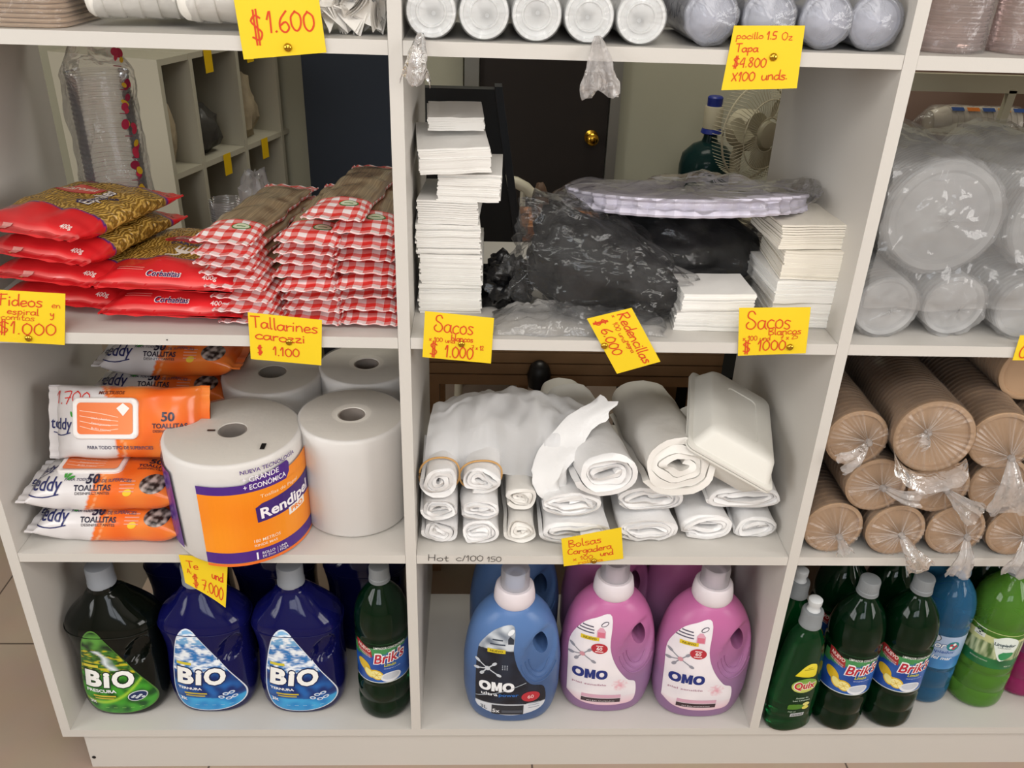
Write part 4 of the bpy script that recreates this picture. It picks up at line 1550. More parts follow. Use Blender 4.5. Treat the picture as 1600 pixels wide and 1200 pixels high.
def wipes_pack(used_marks=False):
    t = thing('wet_wipes_pack', '', 'wipes pack')
    mb0 = pouch(WL, WW, WH, 3, 60, 64, .014, .0022, 2.8, wipes_col, freq=30)
    # the pouch runs along y: turn it to run along x, centred
    RM = Matrix.Translation((-WL / 2, 0, 0)) @ Matrix.Rotation(R(-90), 4, 'Z')
    for i, p in enumerate(mb0.v):
        mb0.v[i] = RM @ p
    pch = mb0.build('pouch', M['print_gloss'], t, colored=True)
    bvh = mb0.bvh()
    top, front = map_top(bvh), map_ray(bvh, Matrix.Translation((0, 0, WH * .45)) @ Matrix.Rotation(R(62), 4, 'X'))
    # lid on the top face
    lid = MB()
    def rr(hx, hy, r, z):
        out = []
        for cx, cy, a0 in ((hx - r, hy - r, 0), (-hx + r, hy - r, 90), (-hx + r, -hy + r, 180), (hx - r, -hy + r, 270)):
            for k in range(6):
                a = R(a0 + 18 * k)
                out.append((-.024 + cx + r * math.cos(a), .008 + cy + r * math.sin(a), z))
        return out
    zt = max(p.z for p in mb0.v)
    lid.rings([rr(.050, .032, .010, zt - .004), rr(.050, .032, .010, zt + .0015), rr(.0485, .0305, .009, zt + .003), rr(.044, .026, .006, zt + .003), rr(.043, .025, .006, zt + .0022)])
    lo = lid.build('lid', mat('white_lid', '#e6e1df', .3) if 'lid' not in M else M['lid'], t)
    d = Decal()
    d.poly([(p[0], p[1]) for p in rr(.0425, .0245, .006, 0)], lambda u, v: mix3('#e4662a', '#ee9a68', .5 + 5 * (u + .02)), 1)
    for i in range(4):
        d.stroke([(-.062, .008 - .008 * i + .012), (-.032, .006 - .009 * i + .010), (-.004, .010 - .006 * i)], .0008, '#f6d9c4', 2)
    for i, s in enumerate(('Limpia y desinfecta', 'Desengrasante', 'Brillo intenso')):
        d.text(s, -.030, .006 - .008 * i, .003, '#f7e7dc', 3, rot=-.12, width=.03)
    d.poly([(-.006, .024), (.004, .032), (.014, .024), (.004, .012)], '#f0ebe8', 3)
    d.build('lid_label', M['print_gloss'], lambda u, v: (Vector((u, v, zt + .0022)), Vector((0, 0, 1))), lo, cell=.02)
    d = Decal()
    d.text('teddy', -.100, -.010, .0175, '#2a2f63', 3, .012, .05, width=.046)
    d.stroke([(-.118, -.016), (-.098, -.0195), (-.080, -.015)], .0016, '#2a2f63', 3)
    for a in (.5, 1.2, 1.9):
        d.ell(-.076 + .007 * math.cos(a), .006 + .008 * math.sin(a), .0048, .0019, '#3f9a3a', 3, rot=a, n=14)
    d.text('50', .070, .004, .0135, '#2b2a3f', 3, .03)
    d.text('TOALLITAS', .072, -.007, .0072, '#2b2a3f', 3, .025, width=.050)
    d.text('DESINFECTANTES', .072, -.0135, .0040, '#3a3038', 3, .01, width=.048)
    d.text('MULTIUSOS', -.018, .0445, .0045, '#6b3428', 3, .02, width=.038)
    d.text('PARA TODO TIPO DE SUPERFICIES', -.004, -.040, .0052, '#4b4a62', 3, .012, width=.100)
    if used_marks:
        handwrite(d, '1.700', -.108, .030, .020, '#d6342c', 4, .0016, width=.060, seed=4)
    merge_print(pch, d.build('top_print', M['print_gloss'], top, t))
    if used_marks:
        return t
    d = Decal()
    d.text('teddy', -.084, -.011, .020, '#2a2f63', 3, .012, .05, width=.056)
    d.stroke([(-.112, -.0175), (-.085, -.021), (-.06, -.016)], .0018, '#2a2f63', 3)
    for a in (.4, 1.1, 1.8):
        d.ell(-.054 + .009 * math.cos(a), .004 + .009 * math.sin(a), .0056, .0022, '#3f9a3a', 3, rot=a, n=14)
    d.text('50', -.012, .000, .0125, '#2b2a3f', 3, .03)
    d.text('TOALLITAS', -.010, -.0105, .0080, '#2b2a3f', 3, .03, width=.054)
    d.text('DESINFECTANTES', -.010, -.0165, .0040, '#3a3038', 3, .01, width=.050)
    for i in range(4):
        d.rect(.030, .002 - .005 * i, .052, .0035 - .005 * i, '#e0a08c', 2)
    d.ell(.042, -.014, .007, .005, '#e6c235', 2, .4)
    d.ell(.078, -.002, .019, .014, lambda u, v: mix3('#2a1f1e', '#b9aaa4', .35 + nz(u, v, 1, 160) * 1.5), 2, cell=.0025)
    merge_print(pch, d.build('front_print', M['print_gloss'], front, t))
    return t


M['lid'] = mat('white_lid_plastic', '#e6e1df', 0.3)
wp = wipes_pack()
G = 'wet wipes packs'
u = []
bz = Z3 + .0004
place(wp, u, 'orange and white wipes pack, lowest of the front stack by the left panel', (-.4845, .075, bz), (0, 0, R(-1.5)), G)
place(wp, u, 'orange and white wipes pack lying second from the bottom of the front stack', (-.4855, .078, bz + WH * .96), (0, 0, R(1)), G)
for k in range(4):
    place(wp, u, ['orange and white wipes pack at the bottom of the back stack', 'orange and white wipes pack second from bottom of the back stack', 'orange and white wipes pack just below the top one of the back stack',
                  'orange and white wipes pack on top of the back stack, under the pasta shelf'][k], (-.455 + .006 * (k % 2) + .012 * (k == 3), .305, bz + WH * .96 * k), (0, 0, R(2 * (k % 2) - 3)), G)
wm = wipes_pack(True)
place(wm, [], 'orange and white wipes pack propped upright with 1.700 handwritten in red', (-.453, .132, bz + WH * 1.92 + .047), (R(64), R(-1), R(-1)), G)

# --- paper rolls
M['paper'] = mat('white_paper', '#e4e0dc', 0.8, bump=.08, bscale=90)
M['paperend'] = mat('roll_end_paper', '#dfd9d0', 0.85, bump=.1, bscale=200)
M['core'] = mat('cardboard_core', '#8a8078', 0.9)
M['wrapfilm'] = film('stretched_wrap', haze=.06, rough=.16, bump=.3, scale=28, gain=.5, stretch=(1, 1, 3))
M['wrapfilm_end'] = film('pleated_wrap', haze=.08, rough=.2, bump=.5, scale=30, gain=1.2, stretch=(1, 5, 1))


def paper_roll(name, label, Rr, H, hole=.024, wrapped=True, taut=False, loc=(0, 0, 0), rot=(0, 0, 0), group=None):
    t = thing(name, label, 'paper roll', loc, group, rot)
    b = .006
    mb = MB()
    mb.lathe([(hole, 0), (Rr - b, 0), (Rr - b * .3, b * .4), (Rr, b), (Rr, H - b), (Rr - b * .3, H - b * .4), (Rr - b, H), (hole + .001, H - .0005), (hole, H - .002)], 72,
             [1, 0, 0, 0, 0, 0, 1, 1], cap0=False, cap1=False)
    mb.build('paper', [M['paper'], M['paperend']], t)
    MB().lathe([(hole, .0005), (hole, H - .002), (hole - .002, H - .002), (hole - .002, .0005)], 40, cap0=False, cap1=False).build('core', M['core'], t)
    if wrapped:
        f = MB()
        n = 96
        def ring(r, z, amp):
            return [((r + amp * noise.noise(Vector((math.cos(2 * PI * j / n) * 4, math.sin(2 * PI * j / n) * 4, z * 25)))) * math.cos(2 * PI * j / n), (r + amp * noise.noise(Vector((math.cos(2 * PI * j / n) * 4, math.sin(2 * PI * j / n) * 4, z * 25)))) * math.sin(2 * PI * j / n), z + (amp * .5 * math.sin(j * 2.4) if r < Rr * .95 else 0)) for j in range(n)]
        rs = [ring(Rr - .004, .0006, 0)] + [ring(Rr + .0016, z, .0010) for z in [b + (H - 2 * b) * i / 10 for i in range(11)]]
        rs += [ring(Rr - .002, H + .0008, .0006), ring(Rr * .8, H + .0012, .0005), ring(Rr * .55, H + .0012, .0006), ring(Rr * .36, H + .0012, .0005)]
        f.rings(rs, cap0=False, cap1=taut)
        f.build('wrapper', M['wrapfilm'], t)
    return t


RC = Vector((-.285, .077, Z3 + .0004))
RR = .1055
rend = paper_roll('towel_roll', 'large wrapped paper towel roll with orange and purple label, overhanging the shelf edge', RR, .183, .022, True, True, RC)


def rend_label(t, centre, r, turn_px=None):
    d = Decal()
    def q(px, py):
        a, z = ray_cyl(px, py, r, centre.x, centre.y)
        return a, z - centre.z
    PUR, ORA = '#4a2480', '#ee8312'
    x0 = q(312, 800)[0]
    x1 = q(474, 760)[0] + .02
    zt, zb = .1355, .0286
    band = .0200
    zr = .1665
    def orange(u, v):
        return mix3('#ec7f10', '#f2951f', .5 + nz(u, v, 1, 12))
    d.poly([(x0, zb - band), (x1, zb - band), (x1, zt), (x0, zt)], orange, 1, .008)
    # top band, sweeping up and ending round
    pts = [(x0, zt), (x0, zt + .015)]
    xe, ze = .110, .160
    for i in range(11):
        k = i / 10
        pts.append((x0 + (xe - x0) * k, zt + .015 + (zr - zt - .015) * max(0, (k - .50) / .5) ** .6 if k > .5 else zt + .015))
    pts += [(xe + .004, zr - .006), (xe + .003, zt + .010), (xe - .004, zt)]
    d.poly(pts, PUR, 2, .008)
    d.poly([(xe - .006, zt - .001), (xe + .004, zr - .014), (x1, zr - .008), (x1, zt - .001)], orange, 1, .008)
    d.text('+ ECONÓMICA', .0715, .1405, .0085, '#efe9f4', 3, .012, width=.068)
    d.text('+ GRANDE', .0655, .1540, .0085, '#efe9f4', 3, .012, width=.057)
    d.text('NUEVA TECNOLOGÍA', .0815, .1688, .0066, PUR, 3, .01, width=.092)
    d.rect(x0, zb - band, x1, zb, PUR, 2)
    d.rect(x0, zb - band - .006, x1, zb - band - .001, '#e8702a', 2)
    # name plate
    a = q(402, 808)
    b_ = q(474, 760)
    zc = .0965
    ya0, ya1 = .0780, .1110
    d.poly([(a[0], ya0), (x1, ya0 + .004), (x1, ya1 + .010), (a[0] + .01, ya1), (a[0] - .001, ya1 - .006)], '#3b1d70', 3, .008)
    d.text('Rendipel', a[0] + .006, zc - .0125, .0180, '#f3eff6', 4, .028, .0, rot=.04, align='l', width=.098)
    d.text('Toallas de Papel', a[0] + .008, ya1 + .0100, .0058, '#fbdcae', 4, .005, align='l', width=.068)
    d.poly([(a[0] + .052, ya0 - .010), (a[0] + .090, ya0 - .008), (a[0] + .090, ya0 + .006), (a[0] + .052, ya0 + .004)], '#f0ebe4', 4)
    d.text('PRO', a[0] + .071, ya0 - .006, .008, ORA, 5, .03, width=.028)
    tx = q(397, 845)[0]
    d.text('180 METROS', tx, zb + .014, .0055, '#f9e4c8', 4, .005, align='l', width=.042)
    d.text('RINDE MAS', tx, zb + .006, .0045, '#f9e4c8', 4, .005, align='l', width=.036)
    d.text('1', tx + .001, zb - band + .002, .013, '#f1ecf5', 4, .02, align='l')
    d.text('ROLLO', tx + .010, zb - band + .009, .0048, '#f1ecf5', 4, .005, align='l', width=.02)
    d.text('DE 21cm', tx + .010, zb - band + .003, .0042, '#f1ecf5', 4, .0, align='l', width=.02)
    d.rect(tx + .034, zb - band + .002, tx + .0346, zb - band + .014, '#cfc3e2', 4)
    d.text('UNA', tx + .038, zb - band + .009, .0048, '#f1ecf5', 4, .005, align='l', width=.013)
    d.text('HOJA', tx + .038, zb - band + .003, .0048, '#f1ecf5', 4, .005, align='l', width=.015)
    # the other end of the wrap: a purple strip on the left
    s0, s1 = q(252, 750)[0] - .03, q(272, 780)[0]
    d.poly([(s0, .018), (s1 + .008, .018), (s1, zt + .018), (s0, zt + .018)], PUR, 2, .008)
    d.build('wrap_label', M['print_gloss'], map_cyl(r), t, cell=.006)


rend_label(rend, RC, RR + .0032)
for px, py in ((411, 697), (330, 672)):
    p = at(px, py, z=RC.z + .185) - RC
    MB().box((p.x - .0035, p.y - .008, .1846), (p.x + .0035, p.y + .008, .1850)).build('sensor_mark', M['black'], rend, smooth=False) if px == 411 else \
        MB().box((p.x - .006, p.y - .002, .1846), (p.x + .006, p.y + .002, .1850)).build('sensor_mark', M['black'], rend, smooth=False)
paper_roll('paper_roll', 'plain white wrapped paper roll beside the towel roll, front right of its bay', .0875, .184, .0215, True, False, (-.108, .128, Z3 + .0004))
paper_roll('towel_roll', 'wrapped towel roll standing behind the orange labelled one', .0875, .177, .024, True, True, (-.268, .285, Z3 + .0004))
paper_roll('paper_roll', 'plain white wrapped paper roll at the back right, partly under the spaghetti shelf', .0862, .180, .022, True, False, (-.1065, .316, Z3 + .0004))

# ------------------------------------------------------------------ white carrier-bag rolls
M['bagwhite'] = mat('white_bag_plastic', '#e6e5e5', 0.42, bump=.35, bscale=45, sss=.0)
M['bagwhite2'] = mat('white_bag_plastic_warm', '#e2dfda', 0.42, bump=.3, bscale=38)
M['band'] = mat('rubber_band', '#c79a5e', 0.6)


def bag_roll(a, b, L, seed, turns=3.2, th=None, e=2.3, ny=14):
    """a flat sheet folded round itself, running along +y from its visible coiled end"""
    th = th or b * .215
    mb = MB()
    rng = random.Random(seed)
    n = int(26 * turns)
    ph = rng.uniform(PI * .9, PI * 1.4)
    def contour(y, side, i):
        s = turns * i / n
        k = 1 - s * th * 1.02 / b
        ang = ph + 2 * PI * s
        cs, sn = math.cos(ang), math.sin(ang)
        off = 0 if side == 0 else th * .93
        ra, rb = max(a - s * th * 1.02 - off, .0015), max(b - s * th * 1.02 - off, .0015)
        x = ra * math.copysign(abs(cs) ** (2 / e), cs)
        z = rb * math.copysign(abs(sn) ** (2 / e), sn)
        w = .0034 * nz(x * 38 + seed, z * 38, y * 12) * (1 + 1.2 * (k < .8)) + .0012 * nz(x * 120, z * 120, seed + y * 20)
        dy = .012 * nz(s * 2.6, seed, side * .3) if y <= .0031 else 0
        sag = .003 * nz(y * 9, seed, 1)
        return Vector((x + w + sag, y + dy, z + w))
    ys = [0, .003] + [L * j / ny for j in range(1, ny + 1)]
    rows = []
    for y in ys:
        rows.append([contour(y, 0, i) for i in range(n + 1)] + [contour(y, 1, i) for i in range(n, -1, -1)])
    m = len(rows[0])
    v = [p for r in rows for p in r]
    f = []
    for j in range(len(ys) - 1):
        for i in range(m):
            k = (i + 1) % m
            f.append((j * m + i, j * m + k, (j + 1) * m + k, (j + 1) * m + i))
    for j in (0, len(ys) - 1):
        for i in range(n):
            q = (j * m + i, j * m + i + 1, j * m + m - 2 - i, j * m + m - 1 - i)
            f.append(q)
    lo = min(p.z for p in v)
    v = [Vector((p.x, p.y, p.z - lo)) for p in v]
    mb.add(v, f)
    return mb


def place_roll(label, x, z, a, b, L, seed, y=.03, rot=(0, 0, 0), band=None, turns=3.7, mt='bagwhite', th=None):
    t = thing('bag_roll', label, 'bag roll', (x, y, z), 'rolled white bags', rot)
    bag_roll(a, b, L, seed, turns, th).build('rolled_bags', M[mt], t, angle=60)
    if band:
        P = []
        for i in range(41):
            an = 2 * PI * i / 40
            cs, sn = math.cos(an), math.sin(an)
            P.append((a * 1.045 * math.copysign(abs(cs) ** .87, cs), band + .004 * cs, b + b * 1.06 * math.copysign(abs(sn) ** .87, sn)))
        MB().tube(P, .0016, 6).build('rubber_band', M['band'], t)
    return t


zb = Z3 + .0006
# bottom layer, from the left divider
place_roll('small white bag roll at the bottom of the pile next to the left divider', .037, zb, .030, .0225, .20, 1)
place_roll('small white bag roll, bottom of the second pile from the left divider', .101, zb, .031, .0225, .20, 2)
place_roll('small crumpled white bag roll, third along the shelf floor from the left divider', .166, zb, .027, .026, .22, 3, mt='bagwhite2')
place_roll('flat white bag roll on the shelf floor behind the left edge of the yellow tag', .255, zb, .058, .026, .18, 4, y=.026)
place_roll('flat white bag roll on the shelf floor below the two big rolls', .372, zb, .052, .024, .18, 5, y=.034)
place_roll('white bag roll on the shelf floor below the big right roll', .471, zb, .045, .025, .28, 6, y=.045)
place_roll('white bag roll on the shelf floor by the right divider', .556, zb, .037, .022, .28, 7, y=.050)
# second layer
place_roll('small white bag roll, middle of the pile next to the left divider', .036, zb + .0462, .030, .021, .20, 8)
place_roll('small white bag roll, middle of the second pile from the left divider', .101, zb + .0462, .031, .021, .20, 9)
place_roll('small white bag roll above the third one from the left divider', .165, zb + .0535, .027, .023, .22, 10, y=.05, mt='bagwhite2')
place_roll('white bag roll in the second layer below the left big roll', .245, zb + .0535, .049, .023, .11, 11, y=.034)
place_roll('white bag roll in the second layer below the right big roll', .374, zb + .0500, .056, .026, .10, 12, y=.050)
place_roll('white bag roll in the second layer beside the right divider, under the foam box', .529, zb + .0512, .062, .025, .27, 13, y=.055)
# third layer with the rubber bands
place_roll('small white bag roll with orange rubber band, topmost next to the left divider', .036, zb + .0892, .030, .030, .13, 14, band=.022)
place_roll('small white bag roll with orange rubber band, topmost of the second pile from the left', .101, zb + .0892, .032, .025, .13, 15, y=.042, band=.018)
place_roll('long thick white bag roll lying over the yellow tag, left of the biggest roll', .297, zb + .1008, .052, .040, .33, 16, y=.020, rot=(R(-9), 0, R(5)), turns=3.6)
place_roll('biggest long white bag roll, beside the foam food box', .410, zb + .1035, .063, .050, .33, 17, y=.024, rot=(R(-12), 0, R(1)), turns=3.6, mt='bagwhite2')
place_roll('thick white bag roll with round end at the back of the middle shelf', .250, zb + .0300, .050, .042, .17, 18, y=.235, rot=(0, 0, R(-2)), mt='bagwhite2')

# sheer bag draped over the left rolls
M['sheer'] = film('sheer_white_bag', haze=.80, rough=.25, bump=.35, scale=20, gain=.3, hazecol=(.95, .95, .96))


def drape():
    mb = MB()
    def fn(u, v):
        x = .02 + .255 * u + .02 * (v - .5)
        y = .066 + .022 * math.sin(u * 3) + .20 * v
        base = .136 + .006 * math.sin(u * PI) + .050 * math.sin(min(1, v * 1.9) * PI / 2) * (.75 + .35 * math.sin(u * PI)) - .14 * max(0, v - .55)
        fold = .012 * nz(u * 5, v * 4, 1) + .007 * nz(u * 13, v * 9, 4) + .004 * abs(math.sin((u + v * .6) * 9))
        drop = max(0, .18 - v) / .18
        edge = (1 - drop ** 1.5 * (.34 if .18 < u < .75 else .15))
        return Vector((x, y + .02 * nz(u * 6, v * 5, 8), zb + (base + fold) * edge))
    mb.grid(fn, 56, 48)
    return mb


sb = drape().build('sheer_bag', M['sheer'], None, angle=70)
tag(sb, 'sheer milky plastic bag draped over the small rolls with rubber bands', 'plastic bag')

# twisted white bag between the sheer bag and the big rolls
def twist():
    mb = MB()
    pts = [at(866, 775, y=.055), at(858, 740, y=.065), at(872, 705, y=.085), at(898, 668, y=.11), at(935, 640, y=.13)]
    P = smooth_line(pts, 5)
    n, rs = 26, []
    for i, p in enumerate(P):
        k = i / (len(P) - 1)
        rad = .014 + .016 * math.sin(k * PI) + .012 * (k > .8) * (k - .8) * 5
        ring = []
        for j in range(n):
            a = 2 * PI * j / n
            r = rad * (1 + .22 * math.sin(5 * a + k * 7) + .25 * nz(math.cos(a) * 2, math.sin(a) * 2, k * 6))
            ring.append(p + Vector((r * math.cos(a), r * .55 * math.sin(a), r * .6 * math.sin(a + .5))))
        rs.append(ring)
    return mb.rings(rs)


tw = twist().build('twisted_bag', M['bagwhite'], None, angle=70)
tag(tw, 'twisted white plastic bag between the sheer bag and the big rolls', 'plastic bag')

# clamshell food box of white foam
M['foam'] = mat('white_foam', '#dbd9d2', 0.5, bump=.05, bscale=200, sss=0)
fb = thing('foam_food_box', 'white foam clamshell food box leaning on the bag rolls by the right divider', 'food box', (.508, .125, Z3 + .164), None, (R(6), R(27), R(-10)))


def rrect(hx, hy, r, z, k=5):
    out = []
    for cx, cy, a0 in ((hx - r, hy - r, 0), (-hx + r, hy - r, 90), (-hx + r, -hy + r, 180), (hx - r, -hy + r, 270)):
        for i in range(k + 1):
            a = R(a0 + 90 * i / k)
            out.append((cx + r * math.cos(a), cy + r * math.sin(a), z))
    return out


def shell(sg):
    mb = MB()
    mb.rings([rrect(.078, .108, .012, sg * .0006), rrect(.078, .108, .012, sg * .004), rrect(.071, .101, .012, sg * .0055), rrect(.060, .090, .014, sg * .034), rrect(.055, .085, .014, sg * .0385), rrect(.028, .058, .01, sg * .0385), rrect(.027, .057, .01, sg * .037)])
    return mb


shell(1).build('lid', M['foam'], fb)
shell(-1).build('base_tray', M['foam'], fb)
MB().box((.076, -.012, -.003), (.086, .012, .001)).build('latch_tab', M['foam'], fb)

# ------------------------------------------------------------------ kraft bowl rolls in clear sleeves
M['kraft'] = mat('kraft_board', '#ab8c6e', 0.62, var=.05, vscale=20)
M['kraftrim'] = mat('kraft_rim', '#b8966c', 0.55)
M['sleeve'] = film('clear_sleeve', haze=.07, rough=.14, bump=.45, scale=30, gain=1.3, stretch=(1, .35, 1))
M['pleat'] = film('pleated_sleeve_end', haze=.10, rough=.16, bump=.12, scale=50, gain=.8, hazecol=(.95, .88, .84), creased=True)
M['tail'] = film('gathered_plastic_tail', haze=.34, rough=.16, bump=.7, scale=60, gain=1.5, hazecol=(.85, .80, .78))


def stack_profile(r, L, step=.0105):
    """front face at y = 0, nested rims running back"""
    prof = [(0, .0045), (r * .84, .0045), (r * .87, .0005), (r * .94, 0), (r, .0015), (r, .0045), (r * .955, .006)]
    y = .006
    while y + step < L:
        prof += [(r * .945, y + step * .45), (r * .95, y + step * .55), (r, y + step * .62), (r, y + step * .9), (r * .95, y + step)]
        y += step
    prof += [(r * .8, L), (0, L)]
    return prof


AX = Matrix(((1, 0, 0, 0), (0, 0, 1, 0), (0, 1, 0, 0), (0, 0, 0, 1)))     # lathe axis z -> +y


def pleat_end(r, kx, kz, seed, n=72):
    """pleated film over the front, gathered to a knot at (kx, kz)"""
    rng = random.Random(seed)
    am = [rng.uniform(.2, 1) for _ in range(n)]
    rs, cl = [], []
    for q in (1.0, .93, .8, .62, .45, .3, .18, .08):
        ring = []
        for j in range(n):
            a = 2 * PI * j / n
            x, z = r * 1.02 * math.cos(a) * q + kx * (1 - q), r * 1.02 * math.sin(a) * q + kz * (1 - q)
            d = (.0020 + .0018 * (1 - q)) * am[j] * (1 if j % 2 else -.6) * (q < .99)
            y = -.0028 - .0022 * (1 - q) ** 1.5 - max(d, -.001)
            if q > .99:
                y = .004
            ring.append((x, y, z))
            cl.append((.04 + (.10 + .62 * (1 - q)) * (am[j] ** 2 if j % 2 else .08) * (q < .95), 0, 0))
        rs.append(ring)
    return MB().rings(rs, cap0=False, cap1=False, col=cl)


def tail_mesh(kx, kz, dx, dz, ln, wd, seed, y0=-.008):
    """plastic gathered at a knot, fanning out"""
    mb = MB()
    d = Vector((dx, 0, dz)).normalized()
    s = Vector((-d.z, 0, d.x))
    n = 22
    rs = []
    for i in range(9):
        k = i / 8
        wdt = .0035 + (wd - .0035) * k ** .8
        c = Vector((kx, y0 - .022 * math.sin(min(1, k * 1.6) * PI / 2), kz)) + d * (ln * k)
        ring = []
        for j in range(n):
            a = 2 * PI * j / n
            r1 = wdt * (1 + .30 * nz(math.cos(a) * 3, math.sin(a) * 3, k * 4 + seed))
            ring.append(c + s * (r1 * math.cos(a)) + Vector((0, -1, 0)) * ((.0035 + .005 * k) * math.sin(a) * (1 + .8 * math.sin(6 * a + seed)) * .6) + d * (.006 * k * math.sin(4 * a + seed)))
        rs.append(ring)
    mb.rings(rs, cap0=True, cap1=False)
    return mb


BOWL_CACHE = {}


def bowl_roll(label, x, y, z, r=.0475, L=.33, rot=(0, 0, 0), knot=None, tail=None, seed=1, group='kraft bowl rolls', kind='kraft', flap=None):
    t = thing('bowl_roll', label, 'bowl roll', (x, y, z), group, rot)
    key = (kind, r, L)
    if key not in BOWL_CACHE:
        o = MB().lathe(stack_profile(r, L), 60, M=AX, cap0=False, cap1=False).build('bowl_stack', M['kraft'], t)
        BOWL_CACHE[key] = o.data
        sl = [(r * 1.03, .003)] + [(r * 1.03 + .0008 * math.sin(i * 2.1), .003 + (L - .01) * i / 14) for i in range(1, 15)]
        s = MB().lathe(sl, 48, M=AX, cap0=False, cap1=False).build('sleeve', M['sleeve'], t)
        BOWL_CACHE[key + ('s',)] = s.data
    else:
        for nm, k in (('bowl_stack', key), ('sleeve', key + ('s',))):
            o = bpy.data.objects.new(nm, BOWL_CACHE[k])
            COL.objects.link(o)
            o.parent = t
    if knot:
        pleat_end(r, knot[0], knot[1], seed).build('gathered_end', M['pleat'], t, angle=25, colored=True)
        if tail:
            k = tail_mesh(knot[0], knot[1], tail[0], tail[1], tail[2], tail[3], seed)
            k.lathe([(.001, -.005), (.0052, -.003), (.0056, .001), (.004, .005)], 12, M=Matrix.Translation((knot[0], -.010, knot[1])) @ Matrix.Rotation(R(90), 4, 'X'))
            k.build('knotted_tail', M['tail'], t, angle=50)
    if flap:
        def fn(u, v):
            a = R(flap[0] + (flap[1] - flap[0]) * u)
            rr = r * 1.03 + .002 * nz(u * 8, v * 8, seed) + v * .012 * abs(nz(u * 5, seed, 2)) 
            return Vector((rr * math.cos(a), -.001 - v * flap[2] * (1 + .5 * nz(u * 6, seed, 0)), rr * math.sin(a) - v * v * .02))
        MB().grid(fn, 30, 8).build('loose_film', M['tail'], t, angle=60)
    return t


RB = .0475
z0 = Z3 + RB * 1.03 + .0016
z1_ = z0 + .0845
z2_ = z1_ + .0845
x0 = XR + T + RB * 1.03 + .0012
bowl_roll('kraft bowl roll at the bottom left against the divider', x0, .012, z0, knot=(.008, -.010), tail=(.3, -1, .016, .014), seed=1)
bowl_roll('kraft bowl roll in the bottom row, second from the divider, tail hanging right', x0 + .099, .006, z0, knot=(.006, -.002), tail=(.55, -.8, .062, .022), seed=2)
bowl_roll('kraft bowl roll in the bottom row, third from the divider, tail hanging down', x0 + .198, .008, z0, knot=(.016, -.006), tail=(-.15, -1, .062, .022), seed=3)
bowl_roll('kraft bowl roll in the bottom row, fourth from the divider', x0 + .297, .006, z0, knot=(.012, -.006), tail=(-.3, -1, .058, .022), seed=4)
bowl_roll('kraft bowl roll in the second row against the divider, knot tail pointing right', x0 + .0495, .010, z1_, knot=(.006, .002), tail=(1, -.12, .052, .016), seed=5)
bowl_roll('kraft bowl roll in the second row, second from the divider, tail hanging down right', x0 + .1485, .008, z1_, knot=(.006, .0), tail=(.75, -.5, .060, .022), seed=6)
bowl_roll('kraft bowl roll in the second row, third from the divider, behind hanging tails', x0 + .2475, .014, z1_, knot=(.0, .004), seed=7)
bowl_roll('kraft bowl roll in the second row at the edge of view', x0 + .3465, .010, z1_, knot=(.0, .004), tail=(-.6, .6, .03, .014), seed=8)
bowl_roll('kraft bowl roll in the third row against the divider, crumpled end hanging left', x0 + .001, .012, z2_ - .001, knot=(.014, .0), tail=(-.9, -.55, .050, .022), seed=9)
bowl_roll('kraft bowl roll with a long hanging tail, right of the largest roll', x0 + .2130, -.006, z2_ + .0085, r=.0485, L=.34, knot=(.016, -.022), tail=(.12, -1, .085, .030), seed=11, rot=(0, 0, R(-6)))
bowl_roll('largest kraft bowl roll lying on top beside the divider', x0 + .1045, -.012, z2_ + .0175, r=.0585, L=.33, rot=(R(-4), 0, R(-6)), knot=(-.016, .012), tail=(-.8, -.4, .016, .014), seed=12, flap=(200, 330, .022))
bowl_roll('kraft bowl roll in the third row at the right edge of view', x0 + .3235, .030, z2_ - .001, knot=(0, .003), seed=13)
bowl_roll('kraft bowl roll in the top row behind the long tailed roll', x0 + .272, .065, z2_ + .088, r=.0475, L=.29, seed=14)
bowl_roll('kraft bowl roll in the top row at the right edge of view', x0 + .372, .05, z2_ + .085, r=.0475, L=.29, seed=15)
# ------------------------------------------------------------------ pasta bags and spaghetti packs
def pasta_window(name):
    m, nt, b = nodes_of(name)
    N, L = nt.nodes.new, nt.links.new
    tc = N('ShaderNodeTexCoord')
    v = N('ShaderNodeTexVoronoi')
    v.inputs['Scale'].default_value = 120
    w = N('ShaderNodeTexWave')
    w.inputs['Scale'].default_value = 75
    w.inputs['Distortion'].default_value = 9
    w.inputs['Detail'].default_value = 2
    r = N('ShaderNodeValToRGB')
    r.color_ramp.elements[0].color = (*lin('#7d5c20'), 1)
    r.color_ramp.elements[1].color = (*lin('#d2aa54'), 1)
    mt = N('ShaderNodeMath')
    mt.operation = 'MULTIPLY'
    L(tc.outputs['Object'], v.inputs['Vector'])
    L(tc.outputs['Object'], w.inputs['Vector'])
    w.inputs['Scale'].default_value = 55
    w.inputs['Distortion'].default_value = 14
    L(w.outputs['Fac'], mt.inputs[0])
    ms = N('ShaderNodeMath')
    ms.operation = 'MULTIPLY_ADD'
    ms.inputs[1].default_value = 1.1
    ms.inputs[2].default_value = .35
    L(v.outputs['Distance'], ms.inputs[0])
    L(ms.outputs[0], mt.inputs[1])
    L(mt.outputs['Value'], r.inputs['Fac'])
    L(r.outputs['Color'], b.inputs['Base Color'])
    u = N('ShaderNodeBump')
    u.inputs['Strength'].default_value = .6
    u.inputs['Distance'].default_value = .004
    L(w.outputs['Fac'], u.inputs['Height'])
    L(u.outputs['Normal'], b.inputs['Normal'])
    b.inputs['Roughness'].default_value = .22
    return m


